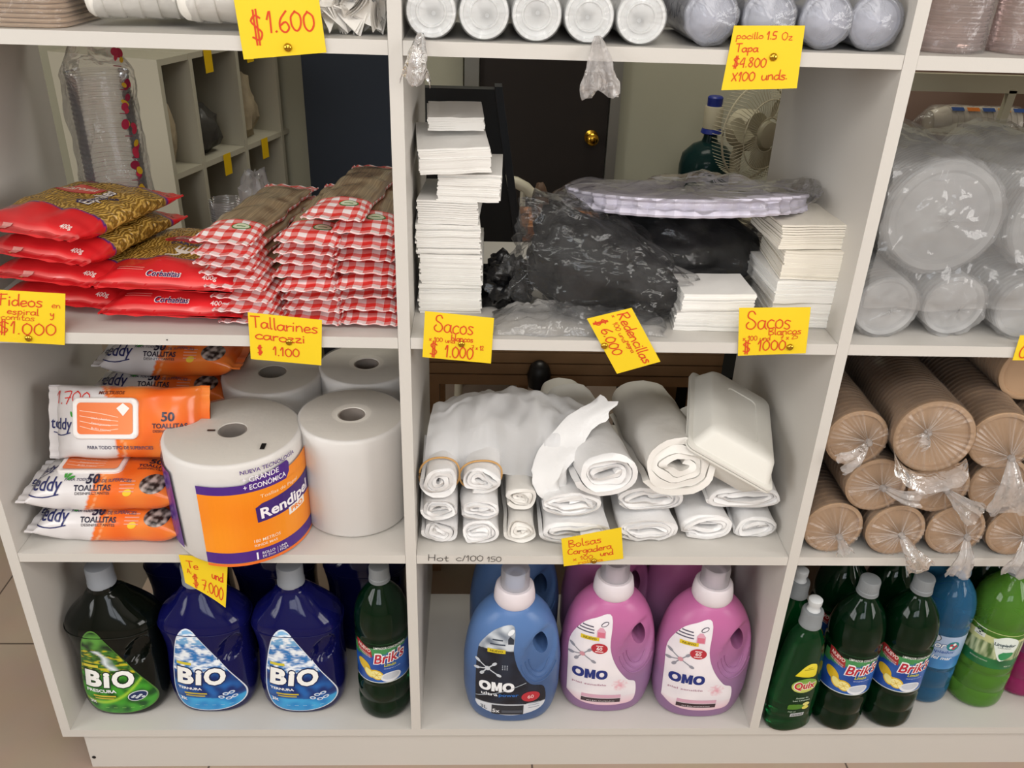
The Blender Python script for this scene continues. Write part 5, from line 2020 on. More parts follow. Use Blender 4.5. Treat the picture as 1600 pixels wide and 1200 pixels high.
def spaghetti_window(name):
    m, nt, b = nodes_of(name)
    N, L = nt.nodes.new, nt.links.new
    tc = N('ShaderNodeTexCoord')
    mp = N('ShaderNodeMapping')
    mp.inputs['Scale'].default_value = (500, 8, 60)
    n = N('ShaderNodeTexNoise')
    n.inputs['Scale'].default_value = 1.0
    r = N('ShaderNodeValToRGB')
    r.color_ramp.elements[0].position, r.color_ramp.elements[1].position = .3, .7
    r.color_ramp.elements[0].color = (*lin('#75604a'), 1)
    r.color_ramp.elements[1].color = (*lin('#a08a6a'), 1)
    L(tc.outputs['Object'], mp.inputs['Vector'])
    L(mp.outputs['Vector'], n.inputs['Vector'])
    L(n.outputs['Fac'], r.inputs['Fac'])
    L(r.outputs['Color'], b.inputs['Base Color'])
    b.inputs['Roughness'].default_value = .2
    return m


def gingham(name, sq=.0088):
    """red and white checked print: red squares, half-tone fine stripes, white squares"""
    m, nt, b = nodes_of(name)
    N, L = nt.nodes.new, nt.links.new
    uv = N('ShaderNodeUVMap')
    uv.uv_map = 'UVMap'
    sp = N('ShaderNodeSeparateXYZ')
    L(uv.outputs['UV'], sp.inputs['Vector'])

    def stripe(o, s):
        k = N('ShaderNodeMath')
        k.operation = 'MULTIPLY'
        k.inputs[1].default_value = 1 / (2 * s)
        fr = N('ShaderNodeMath')
        fr.operation = 'FRACT'
        g = N('ShaderNodeMath')
        g.operation = 'GREATER_THAN'
        g.inputs[1].default_value = .5
        L(o, k.inputs[0])
        L(k.outputs[0], fr.inputs[0])
        L(fr.outputs[0], g.inputs[0])
        return g.outputs[0]
    a, c = stripe(sp.outputs['X'], sq), stripe(sp.outputs['Y'], sq)
    ad = N('ShaderNodeMath')
    ad.operation = 'ADD'
    L(a, ad.inputs[0])
    L(c, ad.inputs[1])
    # diagonal hatching inside the half-tone squares
    dg = N('ShaderNodeMath')
    dg.operation = 'ADD'
    L(sp.outputs['X'], dg.inputs[0])
    L(sp.outputs['Y'], dg.inputs[1])
    h = stripe(dg.outputs[0], .0009)
    hs = N('ShaderNodeMath')
    hs.operation = 'MULTIPLY_ADD'
    hs.inputs[1].default_value = .5
    hs.inputs[2].default_value = -.25
    L(h, hs.inputs[0])
    dv = N('ShaderNodeMath')
    dv.operation = 'MULTIPLY'
    dv.inputs[1].default_value = .5
    L(ad.outputs[0], dv.inputs[0])
    r = N('ShaderNodeValToRGB')
    r.color_ramp.interpolation = 'CONSTANT'
    e = r.color_ramp.elements
    e[0].color = (*lin('#efe6e6'), 1)
    e[1].position, e[1].color = .75, (*lin('#d8342f'), 1)
    x = e.new(.25)
    x.color = (*lin('#e28480'), 1)
    L(dv.outputs[0], r.inputs['Fac'])
    L(r.outputs['Color'], b.inputs['Base Color'])
    b.inputs['Roughness'].default_value = .25
    return m


M['pasta'] = pasta_window('pasta_window')
M['spag'] = spaghetti_window('spaghetti_window')
M['gingham'] = gingham('red_gingham')
M['packred'] = print_mat('red_pack_print', 0.2, coat=.4)


def pasta_bag(kind):
    t = thing('pasta_bag', '', 'pasta bag')
    Lb, Wb, Hb = (.235, .170, .041) if kind == 'spiral' else (.245, .190, .043)

    def bound(a):
        # the red of the front end rises in a bow over the top
        return .36 - .06 * max(0, math.sin(a)) - .05 * abs(math.cos(a))

    def col(tt, x, z, a):
        if tt < bound(a):
            c = mix3('#c81f26', '#da2c30', .5 + nz(x, z, tt, 20))
            if bound(a) - tt < .018:
                return lin('#3c2a78')
            if math.sin(a) > -.2 and .045 < tt < .075:
                return mix3('#e88a86', c, .5)
            return c
        if tt > .84:
            return mix3('#c81f26', '#d92a2e', .5 + nz(x, z, tt, 20)) if tt > .86 else lin('#3c2a78')
        return lin('#a8843a')

    mb = pouch(Lb, Wb, Hb, 5 if kind == 'spiral' else 8, 54, 60, .016, .0035, 2.4, col, lambda tt, a: 1 if bound(a) < tt < .84 and math.sin(a) > -.5 else 0, freq=32)
    pch = mb.build('pouch', [M['packred'], M['pasta']], t, colored=True)
    bvh = mb.bvh()
    top = map_top(bvh)
    d = Decal()
    cy = .145
    d.ell(0 if kind != 'spiral' else -.02, cy, .046, .0155, '#c4303a', 1, .05)
    d.ell(0 if kind != 'spiral' else -.02, cy, .043, .0130, '#d2544a' if kind == 'spiral' else '#a82838', 2, .05)
    d.text('Carozzi', 0 if kind != 'spiral' else -.02, cy - .0045, .0105, '#eadcca', 3, .02, .1, width=.062)
    d.text('CAROZZI', .0, cy - .026, .0080, '#33245e', 3, .03, width=.058) if kind != 'spiral' else d.text('Espirales', .045, cy - .038, .012, '#2b2158', 3, .02, .1, rot=.9, width=.055)
    if kind != 'spiral':
        # fork emblem
        for i in range(4):
            d.stroke([(-.010 + .0065 * i, .092), (-.010 + .0065 * i, .108)], .0028, '#e7ded2', 3, 0)
        d.poly([(-.013, .094), (.0125, .094), (.006, .086), (-.007, .086)], '#e7ded2', 3)
        d.stroke([(-.001, .088), (-.006, .078), (-.018, .074)], .004, '#e7ded2', 3)
        d.ell(.055, .080, .016, .008, '#4c8a4a', 3)
        d.ell(.055, .080, .0145, .0066, '#cfd8bc', 4)
    merge_print(pch, d.build('top_print', M['print_gloss'], top, t))
    d = Decal()
    front = map_ray(bvh, Matrix.Translation((0, .03, Hb * .5)) @ Matrix.Rotation(R(50), 4, 'X'))
    d.text('400g', .060, -.002, .0070, '#efdcd8', 2, .015, width=.020)
    if kind != 'spiral':
        d.text('Corbatitas', -.004, .000, .0085, '#33245e', 3, .02, .1, width=.046)
        d.text('Corbatitas', -.004, .000, .0095, '#e9d4d0', 2, .05, .1, width=.049)
        for i in range(2):
            d.rect(-.072, .014 - .004 * i, -.035, .0148 - .004 * i, '#e8a09a', 2)
    else:
        d.rect(-.040, -.018, -.022, -.006, '#e3a19a', 2)
        d.rect(-.035, -.024, -.024, -.018, '#c79a3a', 2)
    merge_print(pch, d.build('front_print', M['print_gloss'], front, t))
    if kind == 'spiral':
        d = Decal()
        side = map_ray(bvh, Matrix.Translation((0, .12, Hb * .45)) @ Matrix.Rotation(R(90), 4, 'Z') @ Matrix.Rotation(R(60), 4, 'X'))
        d.text('Espirales', -.004, -.006, .012, '#2b2158', 2, .05, .15, width=.060)
        d.text('Espirales', -.004, -.006, .0115, '#e6dccf', 3, .015, .15, width=.057)
        merge_print(pch, d.build('side_print', M['print_gloss'], side, t))
    return t


sp_ = pasta_bag('spiral')
G = 'red and gold pasta bags'
u = []
zz = Z2 + .0006
hs = .0352
SPX = -.510
for i, (dx, dy, rz, lab) in enumerate((
        (.008, .056, -9, 'red pasta bag at the very bottom of the left stack by the corner tag'),
        (.000, .052, -14, 'red pasta bag second from the bottom of the left stack, marked 400g'),
        (-.008, .050, -18, 'red and gold spiral pasta bag just below the topmost one'),
        (-.014, .048, -20, 'red and gold spiral pasta bag on top of the left stack'))):
    place(sp_, u, lab, (SPX + dx, dy, zz + hs * i), (0, 0, R(rz)), G)
cb_ = pasta_bag('bow')
u = []
place(cb_, u, 'red pasta bag at the bottom of the low stack, left of the checked spaghetti', (-.330, .020, zz), (0, 0, R(-2)), G)
place(cb_, u, 'red and gold bow pasta bag with white fork emblem, upper of the low stack', (-.338, .024, zz + .0372), (0, 0, R(-4)), G)


def spaghetti_pack():
    t = thing('spaghetti_pack', '', 'spaghetti pack')
    mb = pouch(.285, .080, .0205, 12, 44, 52, .014, .0022, 2.3, None, lambda tt, a: 1 if .24 < tt < .88 and math.sin(a) > .15 else 0, flare=.06, freq=40)
    pch = mb.build('pouch', [M['gingham'], M['spag']], t, uvs=True)
    d = Decal()
    top = map_top(mb.bvh())
    d.ell(.012, .045, .0135, .008, '#3f7a40', 1)
    d.ell(.012, .045, .0115, .0062, '#c9d0b4', 2)
    d.rect(.006, .0435, .018, .0455, '#6a8a58', 3)
    d.build('seal_print', M['print_gloss'], top, t)
    return t


sg = spaghetti_pack()
u = []
rngp = random.Random(3)
ZS = .0163
cols = [('left', -.224, 8, .0164), ('middle', -.1405, 8, .0168), ('right', -.0608, 9, .0186)]
ordn = ['lowest', 'second', 'third', 'fourth', 'fifth', 'sixth', 'seventh', 'eighth', 'ninth', 'tenth']
for cname, cx, n, ZS in cols:
    for i in range(n):
        last = i == n - 1
        lab = 'red checked spaghetti pack, %s in the %s column of the pile' % (ordn[i] + ' from the bottom' if i and not last else ('topmost' if last else 'lowest'), cname)
        dx = rngp.uniform(-.002, .002) + (-.026 * min(1, i / 5) if cname == 'left' else 0) + (.004 * math.sin(i * 1.1) if cname == 'middle' else 0)
        if cname == 'right' and last:
            dx = -.040
        rz = rngp.uniform(-1.5, 1.5) + {'left': -8, 'middle': -4, 'right': -6 if last else -1}[cname]
        place(sg, u, lab, (cx + dx, .022 + rngp.uniform(-.005, .008), zz + ZS * i + rngp.uniform(0, .0004)), (R(rngp.uniform(-.6, .3)), R(rngp.uniform(-3, 3)), R(rz)), 'red checked spaghetti packs')

# ------------------------------------------------------------------ clear cups
M['clearcup'] = film('clear_cup_plastic', haze=.20, rough=.08, bump=.0, gain=1.8, hazecol=(.85, .85, .9))
M['clearwrap'] = film('crinkled_clear_bag', haze=.10, rough=.08, bump=.8, scale=30, gain=.9)
cs = thing('cup_stack', 'tall stack of clear cups in a printed bag at the back of the pasta shelf', 'cup stack', (-.492, .320, Z2 + .0006))
prof = [(.034, 0)]
z = .075
for i in range(1):
    prof += [(.036, .04), (.043, .09)]
z = .09
while z < .285:
    prof += [(.0445, z), (.0452, z + .0035), (.0430, z + .0045), (.0436, z + .0072)]
    z += .0075
prof += [(.046, z), (.046, z + .003)]
MB().lathe(prof, 56, cap1=False).build('cups', M['clearcup'], cs, angle=25)


def bag_round(r, H, seed, top=.03, amp=.006):
    mb = MB()
    def fn(u, v):
        a = 2 * PI * u
        k = 1 if v < .82 else 1 - (v - .82) / .18 * .55
        rr = r * k * (1 + amp / r * nz(math.cos(a) * 2 + seed, math.sin(a) * 2, v * 6) + amp * .6 / r * nz(math.cos(a) * 5, math.sin(a) * 5 + seed, v * 12))
        return Vector((rr * math.cos(a), rr * math.sin(a) * (1 if v < .82 else 1 - (v - .82) * 3), v * (H + top)))
    mb.grid(fn, 56, 44, wrap_u=True)
    return mb


bgm = bag_round(.051, .305, 4, .045, .009)
bgm.build('printed_bag', M['clearwrap'], cs, angle=60)
d = Decal()
rg = random.Random(5)
for k in range(9):
    zc = .315 - .034 * k
    ang = .052 + .004 * math.sin(k * 2)
    for j in range(4):
        d.ell(ang - .052 + rg.uniform(-.008, .008), zc + rg.uniform(-.010, .010), rg.uniform(.004, .009), rg.uniform(.003, .007), rg.choice(['#a82a48', '#b8324a', '#c9a62c', '#8a2440']), 1 + j, rg.uniform(0, 3), 14)
    d.stroke([(ang - .062, zc - .012), (ang - .050, zc - .014)], .0012, '#8a2440', 2, 0)
d.build('bag_print', M['print_gloss'], map_cyl(.0565, turn=R(58)), cs)

def small_cups(label, x, y, n, r=.026):
    t = thing('small_cup_stack', label, 'cup stack', (x, y, Z2 + .0006))
    prof = [(r * .78, 0), (r * .8, .002), (r * .95, .040)]
    z = .042
    for i in range(n):
        prof += [(r, z), (r * 1.02, z + .0018), (r * .97, z + .0026)]
        z += .0042
    MB().lathe(prof, 40, cap1=False).build('cups', M['clearcup'], t, angle=25)
    d = Decal()
    d.poly([(-.012, .012), (-.004, .010), (.004, .013), (.006, .026), (-.004, .030), (-.013, .027)], '#5a5aa8', 1)
    d.build('blue_print', M['print_gloss'], map_cyl(r * .93, turn=R(-20)), t)
    return t


small_cups('short stack of small clear cups with a blue mark, behind the fork emblem pasta bag', -.338, .372, 9, .027)
o = crumple(12, .03, .025, .07, 44, .3, 3).build('cup_bag', M['clearbag'])
o.location = (-.285, .378, Z2 + .0006)
tag(o, 'crumpled clear bag of cups beside the short cup stack, at the back', 'bag')

# ------------------------------------------------------------------ paper bag bundles
M['paperbag'] = mat('white_paper_bags', '#e9e7e3', 0.75, bump=.06, bscale=120)
M['paperbagw'] = mat('ivory_paper_bags', '#e6e0d4', 0.75, bump=.06, bscale=120)


def paper_bundle(w, dpt, h, seed, fan=.0):
    """a bundle of flat paper bags: thin leaves with uneven edges"""
    mb = MB()
    rng = random.Random(seed)
    n = max(6, int(h / .0026))
    th = h / n
    for i in range(n):
        jx, jy, sk = rng.gauss(0, .0009), rng.gauss(0, .0010), rng.uniform(-.008, .008)
        z = i * th
        nx, ny = 5, 3
        v, f = [], []
        for side in (0, 1):
            for b in range(ny + 1):
                for a in range(nx + 1):
                    u, q = a / nx, b / ny
                    x = (u - .5) * w + jx + sk * (q - .5) * dpt
                    y = q * dpt + jy + sk * (u - .5) * w
                    wave = .0010 * nz(u * 3, q * 2, seed + i * .1) + fan * (1 - q) * (i / n) ** 2
                    v.append((x, y, z + wave * 1.5 + (th * .97 if side else 0)))
        m = (nx + 1) * (ny + 1)
        for b in range(ny):
            for a in range(nx):
                k = b * (nx + 1) + a
                f += [(k, k + nx + 1, k + nx + 2, k + 1), (m + k, m + k + 1, m + k + nx + 2, m + k + nx + 1)]
        for a in range(nx):
            f += [(a, a + 1, m + a + 1, m + a)]
            k = ny * (nx + 1) + a
            f += [(k + 1, k, m + k, m + k + 1)]
        for b in range(ny):
            k = b * (nx + 1)
            f += [(k + nx + 1, k, m + k, m + k + nx + 1)]
            k += nx
            f += [(k, k + nx + 1, m + k + nx + 1, m + k)]
        mb.add(v, f)
    return mb


def bundle(label, x, y, z, w, dpt, h, seed, rz=0, rx=0, ry=0, mt='paperbag', group='bundles of white paper bags', fan=0.0):
    o = paper_bundle(w, dpt, h, seed, fan).build('paper_bag_bundle', M[mt], None, smooth=False)
    o.location, o.rotation_euler = (x, y, z), (R(rx), R(ry), R(rz))
    return tag(o, label, 'paper bags', group)


zz = Z2 + .0006
bundle('white paper bag bundle at the bottom of the tall left stack', .052, .085, zz, .090, .125, .046, 1, 1)
bundle('white paper bag bundle second from the bottom of the tall left stack', .053, .083, zz + .0468, .088, .125, .044, 2, -1)
bundle('white paper bag bundle third from the bottom of the tall left stack', .050, .084, zz + .0916, .090, .125, .042, 3, 2)
bundle('fanned white paper bag bundle in the middle of the tall left stack', .049, .086, zz + .1344, .084, .125, .030, 4, -3, fan=.003)
bundle('white paper bag bundle shifted right near the top of the tall left stack', .078, .088, zz + .1670, .086, .120, .038, 5, -2)
bundle('white paper bag bundle tilted forward on top of the tall left stack', .0605, .078, zz + .2085, .096, .120, .034, 6, 5, 5, -2)
bundle('smaller white paper bag bundle at the very top of the tall left stack', .060, .118, zz + .2560, .076, .090, .018, 7, 3, 3)
bundle('white paper bag bundle at the bottom of the right stack, behind the right tag', .560, .052, zz, .090, .125, .040, 8, -2)
bundle('white paper bag bundle second from the bottom of the right stack', .560, .048, zz + .0410, .092, .125, .034, 9, 2)
bundle('ivory paper bag bundle third from the bottom of the right stack', .569, .050, zz + .0760, .100, .125, .042, 10, -3, mt='paperbagw')
bundle('ivory fanned paper bag bundle at the top of the right stack', .562, .056, zz + .1195, .104, .120, .030, 11, 3, mt='paperbagw', fan=.004)
bundle('small white bundle on the shelf floor left of the right paper stack, lower one', .428, .038, zz, .108, .080, .030, 12, -2)
bundle('small white bundle lying on the lower one left of the right paper stack', .432, .036, zz + .0310, .104, .080, .027, 13, 2)

# ------------------------------------------------------------------ hair nets and paper doilies in clear bags
M['blacknet'] = mat('black_net_fabric', '#0b0b0d', 0.6, bump=.7, bscale=55, var=.5, vscale=30)
M['bigbag'] = film('large_clear_bag', haze=.03, rough=.06, bump=1.0, scale=11, gain=1.0, stretch=(1.0, 2.0, 3.2))
M['doily'] = mat('lilac_white_paper', '#cfcbdb', 0.7)


def lump(fn_r, n, cz=0.0, flat=.8):
    mb = MB()
    def fn(u, v):
        a, b = u * 2 * PI, (v - .5) * PI
        d = Vector((math.cos(a) * math.cos(b), math.sin(a) * math.cos(b), math.sin(b)))
        return fn_r(d)
    mb.grid(fn, n * 2, n, wrap_u=True)
    return mb


def soft_pack(rx, ry, rz, seed, amp, grow=1.0, ridge=0.0, slope=0.0):
    def f(d):
        k = 1 + amp * noise.noise(d * 1.7 + Vector((seed, 0, seed * 2))) + amp * .6 * noise.noise(d * 4.1 + Vector((0, seed, 1)))
        k += ridge * (abs(noise.noise(d * 3.1 + Vector((seed * 3, 1, 0)))) - .2)
        if ridge:
            k += .030 * math.sin(11 * (d.x * .8 - d.z * .9) + 4 * noise.noise(d * 2.0 + Vector((seed, 2, 0)))) * (.5 + noise.noise(d * 1.5))
        k *= grow
        return Vector((d.x * rx * k, d.y * ry * k, (max(d.z * rz * k, -rz * .80) + rz * .80) * (1 - slope * d.x * k)))
    return lump(f, 34)


t = thing('hair_net_pack', 'large clear bag of black hair nets, right one under the white doily pack', 'hair net pack', (.405, .235, zz))
soft_pack(.140, .100, .074, 3, .14, .95, 0, .05).build('black_nets', M['blacknet'], t)
soft_pack(.146, .105, .076, 3, .14, 1.02, .34, .05).build('clear_bag', M['bigbag'], t, angle=70)
t = thing('hair_net_pack', 'clear bag of black hair nets in front on the left, above the Redencillas tag', 'hair net pack', (.278, .100, zz), None, (0, 0, R(-6)))
soft_pack(.118, .062, .078, 8, .16, .93, 0, .42).build('black_nets', M['blacknet'], t)
soft_pack(.128, .070, .081, 8, .16, 1.02, .40, .42).build('clear_bag', M['bigbag'], t, angle=70)
M['blackbag'] = mat('black_plastic_bag', '#0c0c0e', 0.25, bump=.8, bscale=40)
o = crumple(24, .042, .040, .040, 5, .4, 2.6).build('black_bag', M['blackbag'], None, angle=60)
o.location = (.135, .135, zz)
tag(o, 'small crumpled black plastic bag between the left paper stack and the hair nets', 'plastic bag')


def flat_bag():
    mb = MB()
    def fn(u, v):
        x, y = .115 + .245 * u, .012 + .085 * v
        h = .026 * math.sin(PI * min(1, v * 1.02)) ** .6 * math.sin(PI * u) ** .4
        w = .016 * abs(nz(u * 7, v * 5, 2)) + .008 * abs(nz(u * 17, v * 10, 7))
        return Vector((x + .008 * nz(v * 4, u * 4, 1), y + .01 * nz(u * 5, 3, v), zz + h + w * (.2 + h / .026)))
    mb.grid(fn, 72, 26)
    return mb


M['flatbag'] = film('flat_clear_bag', haze=.13, rough=.09, bump=.5, scale=40, gain=1.7)
tag(flat_bag().build('clear_bag', M['flatbag'], None, angle=50), 'empty crumpled clear bag lying flat on the shelf behind the Redencillas tag', 'plastic bag')

dp = thing('doily_pack', 'clear bag with a wide round stack of scalloped white paper doilies on the hair nets', 'doily pack', (.404, .200, Z2 + .132), None, (R(-13), R(.5), 0))
RD = .176
n = 264
def dring(r, z, amp):
    return [((r + amp * math.cos(44 * 2 * PI * j / n) + amp * .5 * math.sin(132 * 2 * PI * j / n)) * math.cos(2 * PI * j / n), (r + amp * math.cos(44 * 2 * PI * j / n) + amp * .5 * math.sin(132 * 2 * PI * j / n)) * math.sin(2 * PI * j / n) * .98, z + .004 * math.cos(2 * 2 * PI * j / n + 1)) for j in range(n)]
rs = []
for i in range(9):
    rs.append(dring(RD + (.0012 if i % 2 else -.0004) + .002 * math.sin(i), .0031 * i, .0034))
rs += [dring(RD * .80, .0255, 0), dring(RD * .78, .0235, 0)]
MB().rings(rs).build('doily_stack', M['doily'], dp, angle=30)


def doily_bag():
    mb = MB()
    def fn(u, v):
        a = 2 * PI * u
        s = (v - .5) * PI
        cr = math.cos(s)
        r = (RD + .008) * (.02 + .98 * max(0, cr) ** .35)
        ex = 1 + .26 * max(0, math.cos(a)) ** 10 + .10 * max(0, math.cos(a - 2.9)) ** 8
        zt = math.sin(s)
        w = .010 * nz(math.cos(a) * 3, math.sin(a) * 3, v * 3) + .006 * nz(math.cos(a) * 9, math.sin(a) * 9, v * 7)
        z = .013 + zt * (.015 if zt < 0 else .018) + w * (.5 + abs(zt)) + (.030 * max(0, math.cos(a)) ** 8 * cr)
        z += .030 * max(0, math.sin(a + .2)) ** 3 * max(0, zt) * (.5 + nz(u * 6, v * 3, 2))
        return Vector((min(r * ex * math.cos(a) + w * .6, .187), r * math.sin(a) * (1.0 + .02 * math.cos(5 * a)), z))
    mb.grid(fn, 110, 30, wrap_u=True)
    return mb


doily_bag().build('clear_bag', M['bigbag'], dp, angle=60)

# ------------------------------------------------------------------ clear deli containers in bags (right bay)
M['deli'] = film('clear_container_plastic', haze=.72, rough=.12, bump=.1, gain=1.0, hazecol=(.98, .98, .98))
M['delibag'] = film('crinkled_container_bag', haze=.24, rough=.08, bump=.8, scale=16, gain=.8, hazecol=(.95, .95, .96))


def container_roll(label, x, y, z, r, L, seed, rot=(0, 0, 0), bag=1.10):
    t = thing('container_roll', label, 'container roll', (x, y, z), 'bagged clear containers', rot)
    prof = [(0, .006), (r * .80, .006), (r * .86, .002), (r * .97, 0), (r, .004), (r * .98, .008)]
    q = .008
    while q + .009 < L:
        prof += [(r * .955, q + .003), (r * .96, q + .005), (r, q + .0062), (r, q + .0082), (r * .96, q + .009)]
        q += .009
    prof += [(r * .8, L), (0, L)]
    MB().lathe(prof, 60, M=AX, cap0=False, cap1=False).build('container_stack', M['deli'], t, angle=25)
    mb = MB()
    def fn(u, v):
        a = 2 * PI * u
        if v < .16:
            k, yy = v / .16, -.012 + .010 * (v / .16)
            rr = r * bag * k
        else:
            k, yy = 1, -.002 + (L + .004) * (v - .16) / .84
            rr = r * bag
        wr = .07 * nz(math.cos(a) * 2.5 + seed, math.sin(a) * 2.5, v * 4) + .07 * abs(nz(math.cos(a) * 6, math.sin(a) * 6 + seed, v * 9)) - .03
        rr *= 1 + wr * (1 if v > .12 else v / .12)
        yy += -.010 * abs(nz(u * 9, v * 20, seed)) * (v < .2)
        p = Vector((rr * math.cos(a), yy, rr * math.sin(a)))
        p.z = max(p.z, -r * 1.015)
        return p
    mb.grid(fn, 72, 46, wrap_u=True)
    mb.build('clear_bag', M['delibag'], t, angle=60)
    return t


r1, r2 = .044, .0775
xb = XR + T + r1 * 1.13 + .004
for i, lab in enumerate(('small bagged clear container roll on the shelf floor beside the right divider', 'small bagged clear container roll on the shelf floor, second from the right divider',
                         'small bagged clear container roll on the shelf floor, third from the right divider', 'small bagged clear container roll on the shelf floor at the edge of view')):
    container_roll(lab, xb + .1025 * i, .030 + .008 * (i % 2), Z2 + r1 * 1.02 + .0006, r1, .30, i + 1)
container_roll('big bagged clear container roll lying on the small ones, beside the right divider', .735, .058, Z2 + .088 + r2 * 1.02, r2, .30, 11, (0, 0, R(-4)))
container_roll('big bagged clear container roll at the right edge of view', .908, .050, Z2 + .088 + r2 * 1.02, r2, .30, 12, (0, 0, R(-4)))

# one big loose bag pulled over the container rolls
def loose_cover():
    mb = MB()
    def fn(u, v):
        x = XR + T + .012 + .40 * u
        w = .014 * nz(u * 5, v * 6, 2) + .010 * abs(nz(u * 11, v * 13, 5)) + .006 * abs(nz(u * 23 + v * 9, v * 25, 8))
        if v < .58:
            k = v / .58
            return Vector((x + .006 * nz(v * 7, u * 6, 1), .012 + .010 * k - abs(w) * .7, Z2 + .052 + .180 * k + .010 * nz(u * 6, 4, v)))
        k = (v - .58) / .42
        a = k * PI / 2
        return Vector((x + .006 * nz(v * 7, u * 6, 1), .022 + .060 * (1 - math.cos(a)) + .20 * max(0, k - .4), Z2 + .232 + .032 * math.sin(a) + w * .8))
    mb.grid(fn, 84, 70)
    return mb


M['cover'] = film('loose_clear_cover', haze=.17, rough=.07, bump=.5, scale=14, gain=1.3, hazecol=(.97, .97, .98))
tag(loose_cover().build('cover_bag', M['cover'], None, angle=60), 'large loose clear bag crinkled over the big container rolls', 'plastic bag')

# cups with a striped band seen beyond, in the brown cabinet
def striped_cups(label, x, y, z, r, L, seed):
    t = thing('cup_sleeve', label, 'cup sleeve', (x, y, z), 'bagged cups in the brown cabinet')
    prof = [(0, 0), (r * .72, 0), (r * .75, .003), (r * .97, .03)]
    q = .03
    while q < L:
        prof += [(r, q), (r, q + .003), (r * .95, q + .004), (r * .97, q + .011)]
        q += .0115
    prof += [(0, q)]
    XM_ = Matrix(((0, 0, 1, 0), (1, 0, 0, 0), (0, 1, 0, 0), (0, 0, 0, 1)))
    MB().lathe(prof, 40, M=XM_, cap0=False, cap1=False).build('cups', M['cupcream'], t, angle=25)
    b = MB()
    def fn(u, v):
        a = 2 * PI * u
        rr = r * 1.07 * (min(1, .15 + v * 5)) * (1 + .05 * nz(math.cos(a) * 3 + seed, math.sin(a) * 3, v * 8))
        return Vector((-.03 + v * (L + .04), rr * math.cos(a), max(rr * math.sin(a), -r * 1.02)))
    b.grid(fn, 40, 30, wrap_u=True)
    b.build('clear_bag', M['clearwrap'], t, angle=60)
    d = Decal()
    for k, c in enumerate(('#2b4a86', '#c9702a', '#2b4a86', '#c98a3a', '#2b4a86')):
        d.rect(.01 + .03 * k, .006, .034 + .03 * k, .016, c, 1)
    d.build('band_print', M['print_gloss'], lambda u_, v_: (Vector((u_ + .02, -r * 1.08 * math.cos(v_ * 3 / r * .33 + .75), r * 1.08 * math.sin(v_ * 3 / r * .33 + .75))), Vector((0, -.7, .7))), t)
    return t


M['cupcream'] = mat('cream_cups', '#c9bfae', .5)
cz = ZF + .985 + .0006
striped_cups('bagged cream cups with orange and blue stripes on the brown cabinet shelf, upper one', .955, .60, cz + .034 + .058, .034, .16, 1)
striped_cups('bagged cream cups lying below the striped ones on the brown cabinet shelf', .90, .60, cz + .030, .029, .10, 2)
striped_cups('bagged cream cups low at the right on the brown cabinet shelf', 1.03, .585, cz + .030, .029, .16, 3)
# ------------------------------------------------------------------ top shelf
zt1 = Z1 + .0006
M['beigegoods'] = mat('beige_paper_goods', '#c4ab92', 0.7, bump=.15, bscale=60, var=.08, vscale=25)
M['whitecup'] = mat('white_foam_cups', '#e6e2da', 0.6)
# beige trays in a bag at the left edge
t = thing('tray_stack', 'stack of beige paper trays at the left end of the top shelf', 'tray stack', (-.485, .085, zt1))
mb = MB()
for i in range(22):
    z = .0052 * i
    j = .0015 * math.sin(i * 2.3)
    mb.rings([rrect(.090 + j, .070, .02, z), rrect(.092 + j, .072, .02, z + .0022), rrect(.088 + j, .068, .02, z + .0046)])
mb.build('trays', M['beigegoods'], t, angle=30)
def tray_wrap(u, v):
    a = 2 * PI * u
    c, s = math.cos(a), math.sin(a)
    k = 1 + .02 * nz(c * 3, s * 3, v * 6)
    return Vector((.096 * k * math.copysign(abs(c) ** .35, c), .076 * k * math.copysign(abs(s) ** .35, s), .001 + .118 * v))
MB().grid(tray_wrap, 64, 20, wrap_u=True).build('clear_wrap', M['clearwrap'], t, angle=60)


def foam_cup_sleeve(label, p0, p1, r0, r1_, seed, n=9):
    """nested white cups lying in a clear sleeve, closed end towards p0"""
    p0, p1 = Vector(p0), Vector(p1)
    t = thing('cup_sleeve', label, 'cup sleeve', p0, 'white cup sleeves on the top shelf')
    ax = (p1 - p0)
    L = ax.length
    Q = ax.to_track_quat('Z', 'Y').to_matrix().to_4x4()
    prof = [(0, 0), (r0 * .8, 0), (r0 * .95, .004)]
    for i in range(n):
        y0_, y1_ = L * (i + .25) / n, L * (i + 1) / n
        rr = r0 + (r1_ - r0) * (i + 1) / n
        prof += [(rr * .955, y0_), (rr, y1_ - .006), (rr * 1.03, y1_ - .004), (rr * 1.03, y1_ - .001), (rr * .95, y1_)]
    prof += [(0, L)]
    MB().lathe(prof, 44, M=Q, cap0=False, cap1=False).build('cups', M['whitecup'], t, angle=35)
    b = MB()
    def fn(u, v):
        a = 2 * PI * u
        rr = (r0 + (r1_ - r0) * v) * 1.06 * min(1, .2 + v * 7) * (1 + .06 * nz(math.cos(a) * 3 + seed, math.sin(a) * 3, v * 7))
        return Q @ Vector((rr * math.cos(a), rr * math.sin(a), -.006 + v * (L + .01)))
    b.grid(fn, 44, 30, wrap_u=True)
    b.build('clear_sleeve', M['clearwrap'], t, angle=60)
    return t


